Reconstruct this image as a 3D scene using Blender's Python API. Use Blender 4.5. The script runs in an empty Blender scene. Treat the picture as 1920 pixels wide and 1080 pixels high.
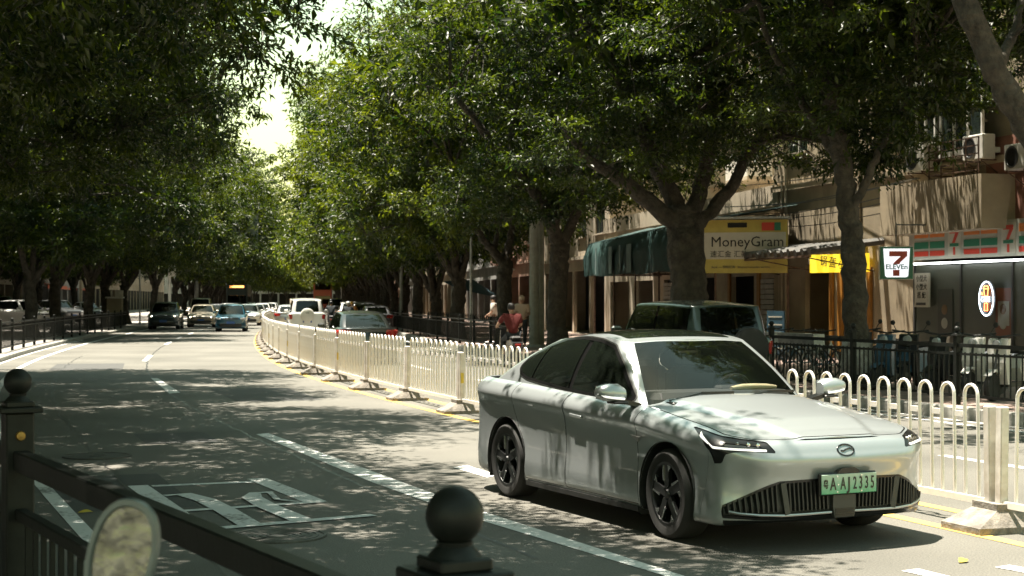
import bpy, bmesh, math, random
import numpy as np
from mathutils import Vector, Matrix
R = math.radians
scene = bpy.context.scene
COL = scene.collection

# ------------------------------------------------------------------ camera
FPX, CAMH, HOR = 2945.0, 1.767, 561.7            # focal length in px of a 1920 px wide frame, eye height, horizon row
cam_d = bpy.data.cameras.new('camera'); cam = bpy.data.objects.new('camera', cam_d); COL.objects.link(cam)
cam.location = (0, 0, CAMH); cam.rotation_euler = (R(90), 0, 0)
cam_d.sensor_width = 36; cam_d.lens = FPX / 1920 * 36
cam_d.shift_y = (HOR - 540) / 1920
cam_d.clip_end = 3000; cam_d.clip_start = .05
cam_d.dof.use_dof = True; cam_d.dof.focus_distance = 12.3; cam_d.dof.aperture_fstop = 7.1
scene.camera = cam

# ------------------------------------------------------------------ light
SUN_EL, SUN_AZ = R(77), R(-62)                    # azimuth from +Y towards +X: the sun stands high, to the left and ahead
sun_dir = Vector((math.sin(SUN_AZ) * math.cos(SUN_EL), math.cos(SUN_AZ) * math.cos(SUN_EL), math.sin(SUN_EL)))
w = bpy.data.worlds.new('World'); scene.world = w; w.use_nodes = True
nt = w.node_tree; nt.nodes.clear()
out = nt.nodes.new('ShaderNodeOutputWorld'); bg = nt.nodes.new('ShaderNodeBackground'); sky = nt.nodes.new('ShaderNodeTexSky')
sky.sky_type = 'NISHITA'; sky.sun_disc = False; sky.sun_elevation = SUN_EL; sky.sun_rotation = SUN_AZ
sky.air_density = 1.5; sky.dust_density = .6; sky.ozone_density = 1.0
bg.inputs['Strength'].default_value = .075
wm = nt.nodes.new('ShaderNodeMix'); wm.data_type = 'RGBA'; wm.blend_type = 'MULTIPLY'; wm.inputs[0].default_value = 1; wm.inputs[7].default_value = (1.05, 1.0, .58, 1)
nt.links.new(sky.outputs[0], wm.inputs[6]); nt.links.new(wm.outputs[2], bg.inputs[0]); nt.links.new(bg.outputs[0], out.inputs[0])
sd = bpy.data.lights.new('sun', 'SUN'); so = bpy.data.objects.new('sun', sd); COL.objects.link(so)
sd.energy = 5.0; sd.angle = R(.53); sd.color = (1.0, .92, .79)
so.rotation_euler = sun_dir.to_track_quat('Z', 'Y').to_euler(); so.location = (0, 0, 60)
vs = scene.view_settings
vs.view_transform = 'Standard'; vs.look = 'None'; vs.gamma = 1; vs.exposure = 1.95; vs.use_curve_mapping = False
scene.render.engine = 'CYCLES'
cy = scene.cycles
cy.use_denoising = True; cy.max_bounces = 8; cy.diffuse_bounces = 4; cy.glossy_bounces = 4
cy.transmission_bounces = 6; cy.transparent_max_bounces = 10; cy.use_adaptive_sampling = True; cy.adaptive_threshold = .02
cy.sample_clamp_indirect = 6; cy.caustics_reflective = False; cy.caustics_refractive = False

# ------------------------------------------------------------------ materials
def mat(name, col, rough=.6, metal=0., var=0., scale=3., bump=0., bscale=None, coat=0., spec=.5, bdist=.02, emit=None, estr=0., col2=None, trans=0., detail=4.):
    m = bpy.data.materials.new(name); m.use_nodes = True
    n = m.node_tree.nodes; l = m.node_tree.links
    b = n['Principled BSDF']
    b.inputs['Base Color'].default_value = (*col, 1)
    b.inputs['Roughness'].default_value = rough
    b.inputs['Metallic'].default_value = metal
    b.inputs['Specular IOR Level'].default_value = spec
    b.inputs['Coat Weight'].default_value = coat
    b.inputs['Coat Roughness'].default_value = .06
    if emit:
        b.inputs['Emission Color'].default_value = (*emit, 1); b.inputs['Emission Strength'].default_value = estr
    if var or col2 or bump:
        tc = n.new('ShaderNodeTexCoord')
        nz = n.new('ShaderNodeTexNoise'); nz.inputs['Scale'].default_value = scale; nz.inputs['Detail'].default_value = detail
        nz.inputs['Roughness'].default_value = .6
        l.new(tc.outputs['Object'], nz.inputs['Vector'])
        if var or col2:
            r = n.new('ShaderNodeValToRGB')
            c2 = col2 or tuple(min(1, c * (1 + var)) for c in col)
            c1 = col if col2 else tuple(c * (1 - var) for c in col)
            r.color_ramp.elements[0].position = .34; r.color_ramp.elements[1].position = .66
            r.color_ramp.elements[0].color = (*c1, 1); r.color_ramp.elements[1].color = (*c2, 1)
            l.new(nz.outputs['Fac'], r.inputs[0]); l.new(r.outputs[0], b.inputs['Base Color'])
        if bump:
            n2 = n.new('ShaderNodeTexNoise'); n2.inputs['Scale'].default_value = bscale or scale * 4; n2.inputs['Detail'].default_value = 5
            l.new(tc.outputs['Object'], n2.inputs['Vector'])
            bp = n.new('ShaderNodeBump'); bp.inputs['Strength'].default_value = bump; bp.inputs['Distance'].default_value = bdist
            l.new(n2.outputs['Fac'], bp.inputs['Height']); l.new(bp.outputs[0], b.inputs['Normal'])
    return m

def asphalt():
    m = bpy.data.materials.new('asphalt'); m.use_nodes = True
    n = m.node_tree.nodes; l = m.node_tree.links; b = n['Principled BSDF']
    tc = n.new('ShaderNodeTexCoord')
    fine = n.new('ShaderNodeTexNoise'); fine.inputs['Scale'].default_value = 70; fine.inputs['Detail'].default_value = 3
    big = n.new('ShaderNodeTexNoise'); big.inputs['Scale'].default_value = .35; big.inputs['Detail'].default_value = 6
    vo = n.new('ShaderNodeTexVoronoi'); vo.inputs['Scale'].default_value = 95
    for t in (fine, big, vo): l.new(tc.outputs['Object'], t.inputs['Vector'])
    r1 = n.new('ShaderNodeValToRGB'); r1.color_ramp.elements[0].position = .3; r1.color_ramp.elements[1].position = .72
    r1.color_ramp.elements[0].color = (.092, .089, .078, 1); r1.color_ramp.elements[1].color = (.155, .149, .132, 1)
    l.new(big.outputs['Fac'], r1.inputs[0])
    r2 = n.new('ShaderNodeValToRGB'); r2.color_ramp.elements[0].position = .25; r2.color_ramp.elements[1].position = .8
    r2.color_ramp.elements[0].color = (.45, .45, .45, 1); r2.color_ramp.elements[1].color = (1.5, 1.48, 1.42, 1)
    l.new(fine.outputs['Fac'], r2.inputs[0])
    mx = n.new('ShaderNodeMix'); mx.data_type = 'RGBA'; mx.blend_type = 'MULTIPLY'; mx.inputs[0].default_value = .8
    l.new(r1.outputs[0], mx.inputs[6]); l.new(r2.outputs[0], mx.inputs[7]); l.new(mx.outputs[2], b.inputs['Base Color'])
    b.inputs['Roughness'].default_value = .72; b.inputs['Specular IOR Level'].default_value = .35
    bp = n.new('ShaderNodeBump'); bp.inputs['Strength'].default_value = .35; bp.inputs['Distance'].default_value = .006
    l.new(vo.outputs['Distance'], bp.inputs['Height']); l.new(bp.outputs[0], b.inputs['Normal'])
    return m

def worn_paint(name, col, lo=.40, hi=.52):
    """road paint worn through to the asphalt in specks"""
    m = mat(name, col, .7)
    n = m.node_tree.nodes; l = m.node_tree.links; b = n['Principled BSDF']
    tc = n.new('ShaderNodeTexCoord'); a = n.new('ShaderNodeTexNoise'); a.inputs['Scale'].default_value = 26; a.inputs['Detail'].default_value = 6
    c = n.new('ShaderNodeTexNoise'); c.inputs['Scale'].default_value = 1.7
    l.new(tc.outputs['Object'], a.inputs['Vector']); l.new(tc.outputs['Object'], c.inputs['Vector'])
    mm = n.new('ShaderNodeMath'); mm.operation = 'MULTIPLY_ADD'; mm.inputs[1].default_value = .55; l.new(c.outputs['Fac'], mm.inputs[0]); 
    ad = n.new('ShaderNodeMath'); ad.operation = 'MULTIPLY'; ad.inputs[1].default_value = .45; l.new(a.outputs['Fac'], ad.inputs[0]); l.new(ad.outputs[0], mm.inputs[2])
    r = n.new('ShaderNodeValToRGB'); r.color_ramp.elements[0].position = lo; r.color_ramp.elements[1].position = hi
    r.color_ramp.elements[0].color = (.13, .125, .115, 1); r.color_ramp.elements[1].color = (*col, 1)
    l.new(mm.outputs[0], r.inputs[0]); l.new(r.outputs[0], b.inputs['Base Color'])
    return m

def leaf_mat(name, c1, c2, tr):
    m = bpy.data.materials.new(name); m.use_nodes = True
    n = m.node_tree.nodes; l = m.node_tree.links; n.remove(n['Principled BSDF']); o = n['Material Output']
    at = n.new('ShaderNodeAttribute'); at.attribute_name = 'tone'
    r = n.new('ShaderNodeValToRGB'); r.color_ramp.elements[0].color = (*c1, 1); r.color_ramp.elements[1].color = (*c2, 1)
    r.color_ramp.elements[0].position = .1; r.color_ramp.elements[1].position = .95
    l.new(at.outputs['Fac'], r.inputs[0])
    p = n.new('ShaderNodeBsdfPrincipled'); p.inputs['Roughness'].default_value = .42; p.inputs['Specular IOR Level'].default_value = .45
    l.new(r.outputs[0], p.inputs['Base Color'])
    t = n.new('ShaderNodeBsdfTranslucent')
    mx0 = n.new('ShaderNodeMix'); mx0.data_type = 'RGBA'; mx0.blend_type = 'MULTIPLY'; mx0.inputs[0].default_value = 1
    mx0.inputs[7].default_value = (2.6, 2.4, .42, 1); l.new(r.outputs[0], mx0.inputs[6]); l.new(mx0.outputs[2], t.inputs['Color'])
    mx = n.new('ShaderNodeMixShader'); mx.inputs[0].default_value = tr
    l.new(p.outputs[0], mx.inputs[1]); l.new(t.outputs[0], mx.inputs[2]); l.new(mx.outputs[0], o.inputs['Surface'])
    return m

def glass_mat(name, tint, clear, rough=.02):
    """car or shop glass: a mirror-like coat over a tinted see-through sheet"""
    m = bpy.data.materials.new(name); m.use_nodes = True
    n = m.node_tree.nodes; l = m.node_tree.links; n.remove(n['Principled BSDF']); o = n['Material Output']
    d = n.new('ShaderNodeBsdfDiffuse'); d.inputs['Color'].default_value = (*tint, 1)
    t = n.new('ShaderNodeBsdfTransparent'); t.inputs['Color'].default_value = (clear, clear * 1.02, clear, 1)
    g = n.new('ShaderNodeBsdfGlossy'); g.inputs['Roughness'].default_value = rough; g.inputs['Color'].default_value = (.95, .97, .97, 1)
    a = n.new('ShaderNodeMixShader'); a.inputs[0].default_value = .85 if clear > 0 else 0
    l.new(d.outputs[0], a.inputs[1]); l.new(t.outputs[0], a.inputs[2])
    f = n.new('ShaderNodeFresnel'); ge = n.new('ShaderNodeNewGeometry'); mr = n.new('ShaderNodeMapRange')      # a thin sheet reflects alike from both sides
    mr.inputs[3].default_value = 1.55; mr.inputs[4].default_value = 1 / 1.55; l.new(ge.outputs['Backfacing'], mr.inputs[0]); l.new(mr.outputs[0], f.inputs['IOR'])
    b = n.new('ShaderNodeMixShader'); l.new(f.outputs[0], b.inputs[0]); l.new(a.outputs[0], b.inputs[1]); l.new(g.outputs[0], b.inputs[2])
    l.new(b.outputs[0], o.inputs['Surface'])
    return m

M = {}
M['asphalt'] = asphalt()
M['white_line'] = worn_paint('white_line', (.62, .62, .60), .34, .46)
M['yellow_line'] = worn_paint('yellow_line', (.62, .40, .09), .32, .44)
M['kerb'] = mat('kerb_stone', (.30, .29, .26), .85, var=.25, scale=6, bump=.3)
M['paving'] = mat('paving', (.24, .22, .20), .85, var=.2, scale=4, bump=.2)
M['paving2'] = mat('paving_red', (.26, .19, .16), .85, var=.2, scale=4, bump=.2)
M['soil'] = mat('earth', (.10, .08, .06), .95, var=.3, scale=2)
M['white_metal'] = mat('white_painted_steel', (.74, .71, .66), .42, var=.10, scale=9, col2=(.80, .78, .74))
M['mottled_white'] = mat('mottled_white_paint', (.46, .41, .35), .5, scale=5, col2=(.72, .69, .64))  # white and grey-brown mixed by noise
M['concrete'] = mat('barrier_concrete', (.20, .18, .155), .9, var=.35, scale=9, bump=.5)
M['black_iron'] = mat('black_painted_iron', (.009, .0105, .009), .5, var=.3, scale=12, bump=.06, bscale=30, spec=.25)
M['bark'] = mat('bark', (.022, .019, .014), .92, scale=5, col2=(.068, .058, .044), bump=1., bscale=9, bdist=.09, detail=7)
M['limewash'] = mat('limewashed_bark', (.34, .33, .30), .9, scale=7, col2=(.16, .14, .12), bump=.7, bscale=14)
M['leaf'] = leaf_mat('leaf', (.005, .015, .003), (.048, .070, .010), .44)
M['leaf2'] = leaf_mat('leaf_light', (.007, .020, .004), (.074, .095, .014), .46)
M['rubber'] = mat('tyre_rubber', (.020, .020, .019), .82, bump=.1, scale=40)
M['dark'] = mat('dark_plastic', (.018, .019, .018), .5)
M['black'] = mat('black_trim', (.008, .008, .008), .28)
M['chrome'] = mat('chrome', (.75, .75, .74), .12, 1.)
M['steel'] = mat('galvanised_steel', (.36, .37, .36), .5, .6, var=.2, scale=8)
M['alloy'] = mat('alloy', (.55, .55, .54), .25, 1.)
M['alloy_dark'] = mat('alloy_dark', (.035, .036, .036), .35, .6)
M['silver_paint'] = mat('silver_paint', (.37, .40, .405), .32, .5, coat=.8)
M['glass'] = glass_mat('windscreen_glass', (.012, .016, .012), .82)
M['glass_dark'] = glass_mat('tinted_glass', (.006, .008, .006), .10)
M['interior'] = mat('interior', (.025, .026, .025), .8)
M['interior2'] = mat('seat_fabric', (.06, .062, .06), .85)
M['towel'] = mat('towel', (.66, .56, .36), .95, bump=.6, scale=30)
M['skin'] = mat('skin', (.42, .26, .18), .55)
M['hair'] = mat('hair', (.012, .010, .009), .6)

def tag(o, label=None, cat=None, group=None, kind=None):
    if label: o['label'] = label
    if cat: o['category'] = cat
    if group: o['group'] = group
    if kind: o['kind'] = kind
    return o

def empty(name, loc=(0, 0, 0), rz=0., label=None, cat=None, group=None):
    o = bpy.data.objects.new(name, None); COL.objects.link(o)
    o.location = loc; o.rotation_euler = (0, 0, rz); o.empty_display_size = .2
    return tag(o, label, cat, group)

def mesh_obj(name, me, parent=None, loc=(0, 0, 0), rz=0.):
    o = bpy.data.objects.new(name, me); COL.objects.link(o); o.parent = parent
    o.location = loc; o.rotation_euler = (0, 0, rz)
    return o

def copy_tree(o, parent=None, loc=None, rz=None, label=None, group=None):
    c = o.copy(); COL.objects.link(c)
    if parent is not None: c.parent = parent
    for ch in o.children: copy_tree(ch, c)
    if loc is not None: c.location = loc
    if rz is not None: c.rotation_euler = (0, 0, rz)
    if label: c['label'] = label
    if group: c['group'] = group
    return c

class MB:
    """collects vertices and faces, then links them as one mesh object"""
    def __init__(s): s.v = []; s.f = []; s.mi = []; s.cur = 0
    def add(s, vs, fs):
        o = len(s.v); s.v += [tuple(p) for p in vs]; s.f += [tuple(i + o for i in f) for f in fs]; s.mi += [s.cur] * len(fs); return s
    def box(s, c, d, rz=0., bev=0.):
        x, y, z = (k / 2 for k in d); cs, sn = math.cos(rz), math.sin(rz)
        if not bev:
            P = [(a * x, b * y, e * z) for e in (-1, 1) for b in (-1, 1) for a in (-1, 1)]
            F = [(0, 2, 3, 1), (4, 5, 7, 6), (0, 1, 5, 4), (2, 6, 7, 3), (0, 4, 6, 2), (1, 3, 7, 5)]
        else:
            b_ = min(bev, x * .99, y * .99, z * .99); P = []; F = []
            ring = []
            for (zz, ins) in ((-z, b_), (-z + b_, 0), (z - b_, 0), (z, b_)):
                r = []
                for (sx, sy) in ((1, 1), (-1, 1), (-1, -1), (1, -1)):
                    ax, ay = x - ins, y - ins
                    pts = [(sx * ax, sy * (ay - (b_ if ins == 0 else 0))), (sx * (ax - (b_ if ins == 0 else 0)), sy * ay)]
                    if ins: pts = [(sx * ax, sy * (ay - b_ * .3)), (sx * (ax - b_ * .3), sy * ay)]
                    if sx * sy < 0: pts = pts[::-1]
                    for q in pts: P.append((q[0], q[1], zz)); r.append(len(P) - 1)
                ring.append(r)
            for a, b2 in zip(ring, ring[1:]):
                for i in range(8): F.append((a[i], a[(i + 1) % 8], b2[(i + 1) % 8], b2[i]))
            F.append(tuple(ring[0][::-1])); F.append(tuple(ring[-1]))
        return s.add([(c[0] + p[0] * cs - p[1] * sn, c[1] + p[0] * sn + p[1] * cs, c[2] + p[2]) for p in P], F)
    def bar(s, p, q, w, h=None, up=(0, 0, 1)):
        """a straight bar of rectangular section from p to q"""
        h = h or w; p = Vector(p); q = Vector(q); d = (q - p).normalized(); u = Vector(up)
        if abs(d.dot(u)) > .95: u = Vector((1, 0, 0))
        a = d.cross(u).normalized(); b = a.cross(d).normalized()
        P = [e + a * (i * w / 2) + b * (j * h / 2) for e in (p, q) for (i, j) in ((-1, -1), (1, -1), (1, 1), (-1, 1))]
        return s.add(P, [(0, 1, 2, 3), (4, 7, 6, 5), (0, 4, 5, 1), (1, 5, 6, 2), (2, 6, 7, 3), (3, 7, 4, 0)])
    def tube(s, pts, rad, n=8, cap=True):
        pts = [Vector(p) for p in pts]; m = len(pts)
        rad = list(rad) if hasattr(rad, '__len__') else [rad] * m
        u = None; base = len(s.v); F = []
        for i, p in enumerate(pts):
            d = (pts[min(i + 1, m - 1)] - pts[max(i - 1, 0)])
            d = d.normalized() if d.length > 1e-9 else Vector((0, 0, 1))
            if u is None: u = d.orthogonal().normalized()
            u = (u - d * u.dot(d)); u = u.normalized() if u.length > 1e-6 else d.orthogonal().normalized()
            v = d.cross(u)
            for k in range(n):
                a = 2 * math.pi * k / n; s.v.append(tuple(p + (u * math.cos(a) + v * math.sin(a)) * rad[i]))
        for i in range(m - 1):
            for k in range(n):
                a = base + i * n + k; b = base + i * n + (k + 1) % n; F.append((a, b, b + n, a + n))
        if cap:
            F.append(tuple(base + k for k in range(n))[::-1]); F.append(tuple(base + (m - 1) * n + k for k in range(n)))
        s.f += F; s.mi += [s.cur] * len(F); return s
    def lathe(s, prof, n=24, c=(0, 0, 0), axis='z', cap=True):
        """prof: (radius, height) pairs"""
        base = len(s.v); F = []; m = len(prof)
        for (r, h) in prof:
            for k in range(n):
                a = 2 * math.pi * k / n; x, y = r * math.cos(a), r * math.sin(a)
                q = {'z': (x, y, h), 'y': (x, h, y), 'x': (h, x, y)}[axis]
                s.v.append((c[0] + q[0], c[1] + q[1], c[2] + q[2]))
        fl = axis == 'y'
        for i in range(m - 1):
            for k in range(n):
                a = base + i * n + k; b = base + i * n + (k + 1) % n; f = (a, b, b + n, a + n); F.append(f[::-1] if fl else f)
        for (i, rev) in ((0, True), (m - 1, False)):
            if cap and prof[i][0] > 1e-6:
                f = tuple(base + i * n + k for k in range(n)); F.append(f[::-1] if rev != fl else f)
        s.f += F; s.mi += [s.cur] * len(F); return s
    def prism(s, poly, a, b, plane='xz'):
        """poly extruded between a and b along the axis left out of plane"""
        n = len(poly)
        def q(p, t): return {'xz': (p[0], t, p[1]), 'xy': (p[0], p[1], t), 'yz': (t, p[0], p[1])}[plane]
        V = [q(p, a) for p in poly] + [q(p, b) for p in poly]
        F = [tuple(range(n)), tuple(range(2 * n - 1, n - 1, -1))] + [(i, i + n, (i + 1) % n + n, (i + 1) % n) for i in range(n)]
        return s.add(V, F)
    def xf(s, mtx, start=0):
        for i in range(start, len(s.v)): s.v[i] = tuple(mtx @ Vector(s.v[i]))
        return s
    def mesh(s, name, m, smooth=False, fix=True):
        me = bpy.data.meshes.new(name); me.from_pydata(s.v, [], s.f)
        for k in (m if isinstance(m, (list, tuple)) else [m]): me.materials.append(M[k] if isinstance(k, str) else k)
        if isinstance(m, (list, tuple)) and len(m) > 1: me.polygons.foreach_set('material_index', s.mi)
        if fix:
            b = bmesh.new(); b.from_mesh(me); bmesh.ops.recalc_face_normals(b, faces=b.faces); b.to_mesh(me); b.free()
        if smooth: 
            me.shade_smooth()
            if smooth != 'all': me.set_sharp_from_angle(angle=R(smooth if smooth is not True else 38))
        me.update(); return me
    def build(s, name, m, parent=None, loc=(0, 0, 0), rz=0., smooth=False, fix=True):
        return mesh_obj(name, s.mesh(name, m, smooth, fix), parent, loc, rz)

def text_mesh(txt, size, m, depth=.004, squash=1., align='CENTER', spacing=1., bold=0.):
    cu = bpy.data.curves.new('lettering', 'FONT'); cu.body = txt; cu.size = size; cu.align_x = align; cu.align_y = 'CENTER'
    cu.extrude = depth; cu.resolution_u = 2; cu.space_character = spacing; cu.offset = bold
    o = bpy.data.objects.new('lettering', cu); me = bpy.data.meshes.new_from_object(o)
    bpy.data.objects.remove(o); me.materials.clear(); me.materials.append(M[m])
    if squash != 1.: me.transform(Matrix.Diagonal((squash, 1, 1, 1)))
    me.transform(Matrix.Rotation(R(90), 4, 'X'))          # letters stand up, facing -Y
    return me

# ------------------------------------------------------------------ the road frame: s metres along the barrier, u metres to its right
_kn = [(-80, -20.6), (4, -20.6), (14, -18.8), (22, -16.2), (30, -13.6), (38, -11.4), (48, -10.1), (60, -8.9), (80, -7.8), (110, -7.3), (400, -7.1)]
_S = np.arange(-80, 400.01, .25)
_TH = np.radians(np.interp(_S, [k[0] for k in _kn], [k[1] for k in _kn]))
_k = np.ones(33) / 33; _TH = np.convolve(np.pad(_TH, 16, mode='edge'), _k, mode='valid')
_X = np.concatenate([[0], np.cumsum(np.sin(_TH[:-1]) * .25)]); _Y = np.concatenate([[0], np.cumsum(np.cos(_TH[:-1]) * .25)])
_i0 = int(80 / .25); _X += 3.72 - _X[_i0]; _Y += 12.04 - _Y[_i0]
def head(s): return float(np.interp(s, _S, _TH))                       # 0 = along +Y, negative = to the left
def P(s, u=0., z=0.):
    t = head(s); return Vector((float(np.interp(s, _S, _X)) + u * math.cos(t), float(np.interp(s, _S, _Y)) - u * math.sin(t), z))
def rz(s): return -head(s)                                             # turns a thing built along +Y to run along the road
def ground(x, y, z=0.):                                                # photo pixel to a point at height z
    d = FPX * (CAMH - z) / (y - HOR); return Vector(((x - 960) / FPX * d, d, z))
def pix(p): return (960 + FPX * p[0] / p[1], HOR + FPX * (CAMH - p[2]) / p[1])
def s_at(x, u, lo=-6., hi=300.):                                       # where the line at offset u crosses photo column x
    best = None
    for s in np.arange(lo, hi, .25):
        q = P(s, u)
        if q.y < 1: continue
        e = abs(960 + FPX * q.x / q.y - x)
        if best is None or e < best[0]: best = (e, s)
    return float(best[1])
# ------------------------------------------------------------------ lofted car bodies
def crom(C, t, mode=None):
    """Catmull-Rom through C[0..n-1] at parameters t; mode 'mirror' reflects y at both ends"""
    n = len(C); a = np.empty((n + 2,) + C.shape[1:]); a[1:-1] = C
    if mode == 'mirror':
        a[0] = C[1] * np.array([1, -1, 1]); a[-1] = C[-2] * np.array([1, -1, 1])
    else:
        a[0] = 2 * C[0] - C[1]; a[-1] = 2 * C[-1] - C[-2]
    i = np.clip(np.floor(t).astype(int), 0, n - 2); f = (t - i).reshape((-1,) + (1,) * (C.ndim - 1))
    p0, p1, p2, p3 = a[i], a[i + 1], a[i + 2], a[i + 3]
    return .5 * (2 * p1 + (p2 - p0) * f + (2 * p0 - 5 * p1 + 4 * p2 - p3) * f ** 2 + (3 * p1 - p0 - 3 * p2 + p3) * f ** 3)

def grid_surface(C, cres, rres):
    """C[col][row][3] -> vertices with (col, row) parameters, quads"""
    nc, nr = C.shape[:2]
    tc = np.linspace(0, nc - 1, (nc - 1) * cres + 1); tr = np.linspace(0, nr - 1, (nr - 1) * rres + 1)
    G = crom(C, tc, 'mirror'); G = np.swapaxes(crom(np.swapaxes(G, 0, 1), tr), 0, 1)
    a, b = len(tc), len(tr)
    V = np.concatenate([G, np.repeat(tc[:, None], b, 1)[..., None], np.repeat(tr[None], a, 0)[..., None]], -1).reshape(-1, 5)
    F = [(i * b + j, (i + 1) * b + j, (i + 1) * b + j + 1, i * b + j + 1) for i in range(a - 1) for j in range(b - 1)]
    return V, F

def join(*ms):
    V = []; F = []; o = 0
    for v, f in ms:
        V.append(v); F += [tuple(i + o for i in q) for q in f]; o += len(v)
    return np.concatenate(V), F

def compact(V, F):
    used = sorted({i for f in F for i in f}); mp = {k: n for n, k in enumerate(used)}
    return V[used] if used else V[:0], [tuple(mp[i] for i in f) for f in F]

def cut(m, fld):
    """split a surface where the field changes sign; returns (field < 0, the rest)"""
    V, F = m
    if not len(V): return m, m
    s = fld(V); ins = s < 0; newv = []; ed = {}; n0 = len(V); A = []; B = []
    def mid(a, b):
        k = (a, b) if a < b else (b, a)
        if k not in ed:
            t = s[k[0]] / (s[k[0]] - s[k[1]]); newv.append(V[k[0]] * (1 - t) + V[k[1]] * t); ed[k] = n0 + len(newv) - 1
        return ed[k]
    for f in F:
        c = sum(ins[i] for i in f)
        if c == len(f): A.append(f)
        elif c == 0: B.append(f)
        else:
            pa, pb = [], []
            for i, a in enumerate(f):
                b = f[(i + 1) % len(f)]
                (pa if ins[a] else pb).append(a)
                if ins[a] != ins[b]: k = mid(a, b); pa.append(k); pb.append(k)
            if len(pa) > 2: A.append(tuple(pa))
            if len(pb) > 2: B.append(tuple(pb))
    W = np.concatenate([V, np.array(newv)]) if newv else V
    return compact(W, A), compact(W, B)

def poly_sdf(x, y, poly):
    """signed distance to a closed polygon, negative inside"""
    d = np.full(x.shape, 1e9); ins = np.zeros(x.shape, bool); n = len(poly)
    for i in range(n):
        ax, ay = poly[i]; bx, by = poly[(i + 1) % n]; ex, ey = bx - ax, by - ay
        t = np.clip(((x - ax) * ex + (y - ay) * ey) / (ex * ex + ey * ey + 1e-12), 0, 1)
        d = np.minimum(d, np.hypot(x - ax - t * ex, y - ay - t * ey))
        c = ((ay > y) != (by > y)) & (x < (bx - ax) * (y - ay) / ((by - ay) if by != ay else 1e-12) + ax)
        ins ^= c
    return np.where(ins, -d, d)

def surf_obj(name, m, material, parent, sides='both', off=0., smooth='all'):
    """sides: both = one mesh mirrored across y = 0, left / right = one half"""
    V, F = m
    if not len(F): return None
    xyz = V[:, :3]; ps = []; fs = []
    for sg in ((1, -1) if sides == 'both' else ((1,) if sides == 'left' else (-1,))):
        o = len(ps); q = xyz * np.array([1, sg, 1]); ps += q.tolist()
        fs += [tuple(i + o for i in (f if sg > 0 else f[::-1])) for f in F]
    me = bpy.data.meshes.new(name); me.from_pydata(ps, [], fs)
    b = bmesh.new(); b.from_mesh(me); bmesh.ops.remove_doubles(b, verts=b.verts, dist=.0006)
    b.normal_update()
    if off:
        for v in b.verts: v.co += v.normal * off
    b.to_mesh(me); b.free()
    me.materials.append(M[material] if isinstance(material, str) else material)
    me.shade_smooth()
    if smooth != 'all': me.set_sharp_from_angle(angle=R(smooth))
    return mesh_obj(name, me, parent)

SEDAN = dict(fo=.955, wb=2.75, ro=1.10, hw=.94, zb=.165, wr=.334, arch=.385,
    zn=.775, zc=.945, zr=1.05, cowl=-.36, header=-1.12, rhead=-2.45, rbase=-3.50, zbf=.965, zbr=1.085, roof=1.515, rtop=.60, belt=.82)

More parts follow.
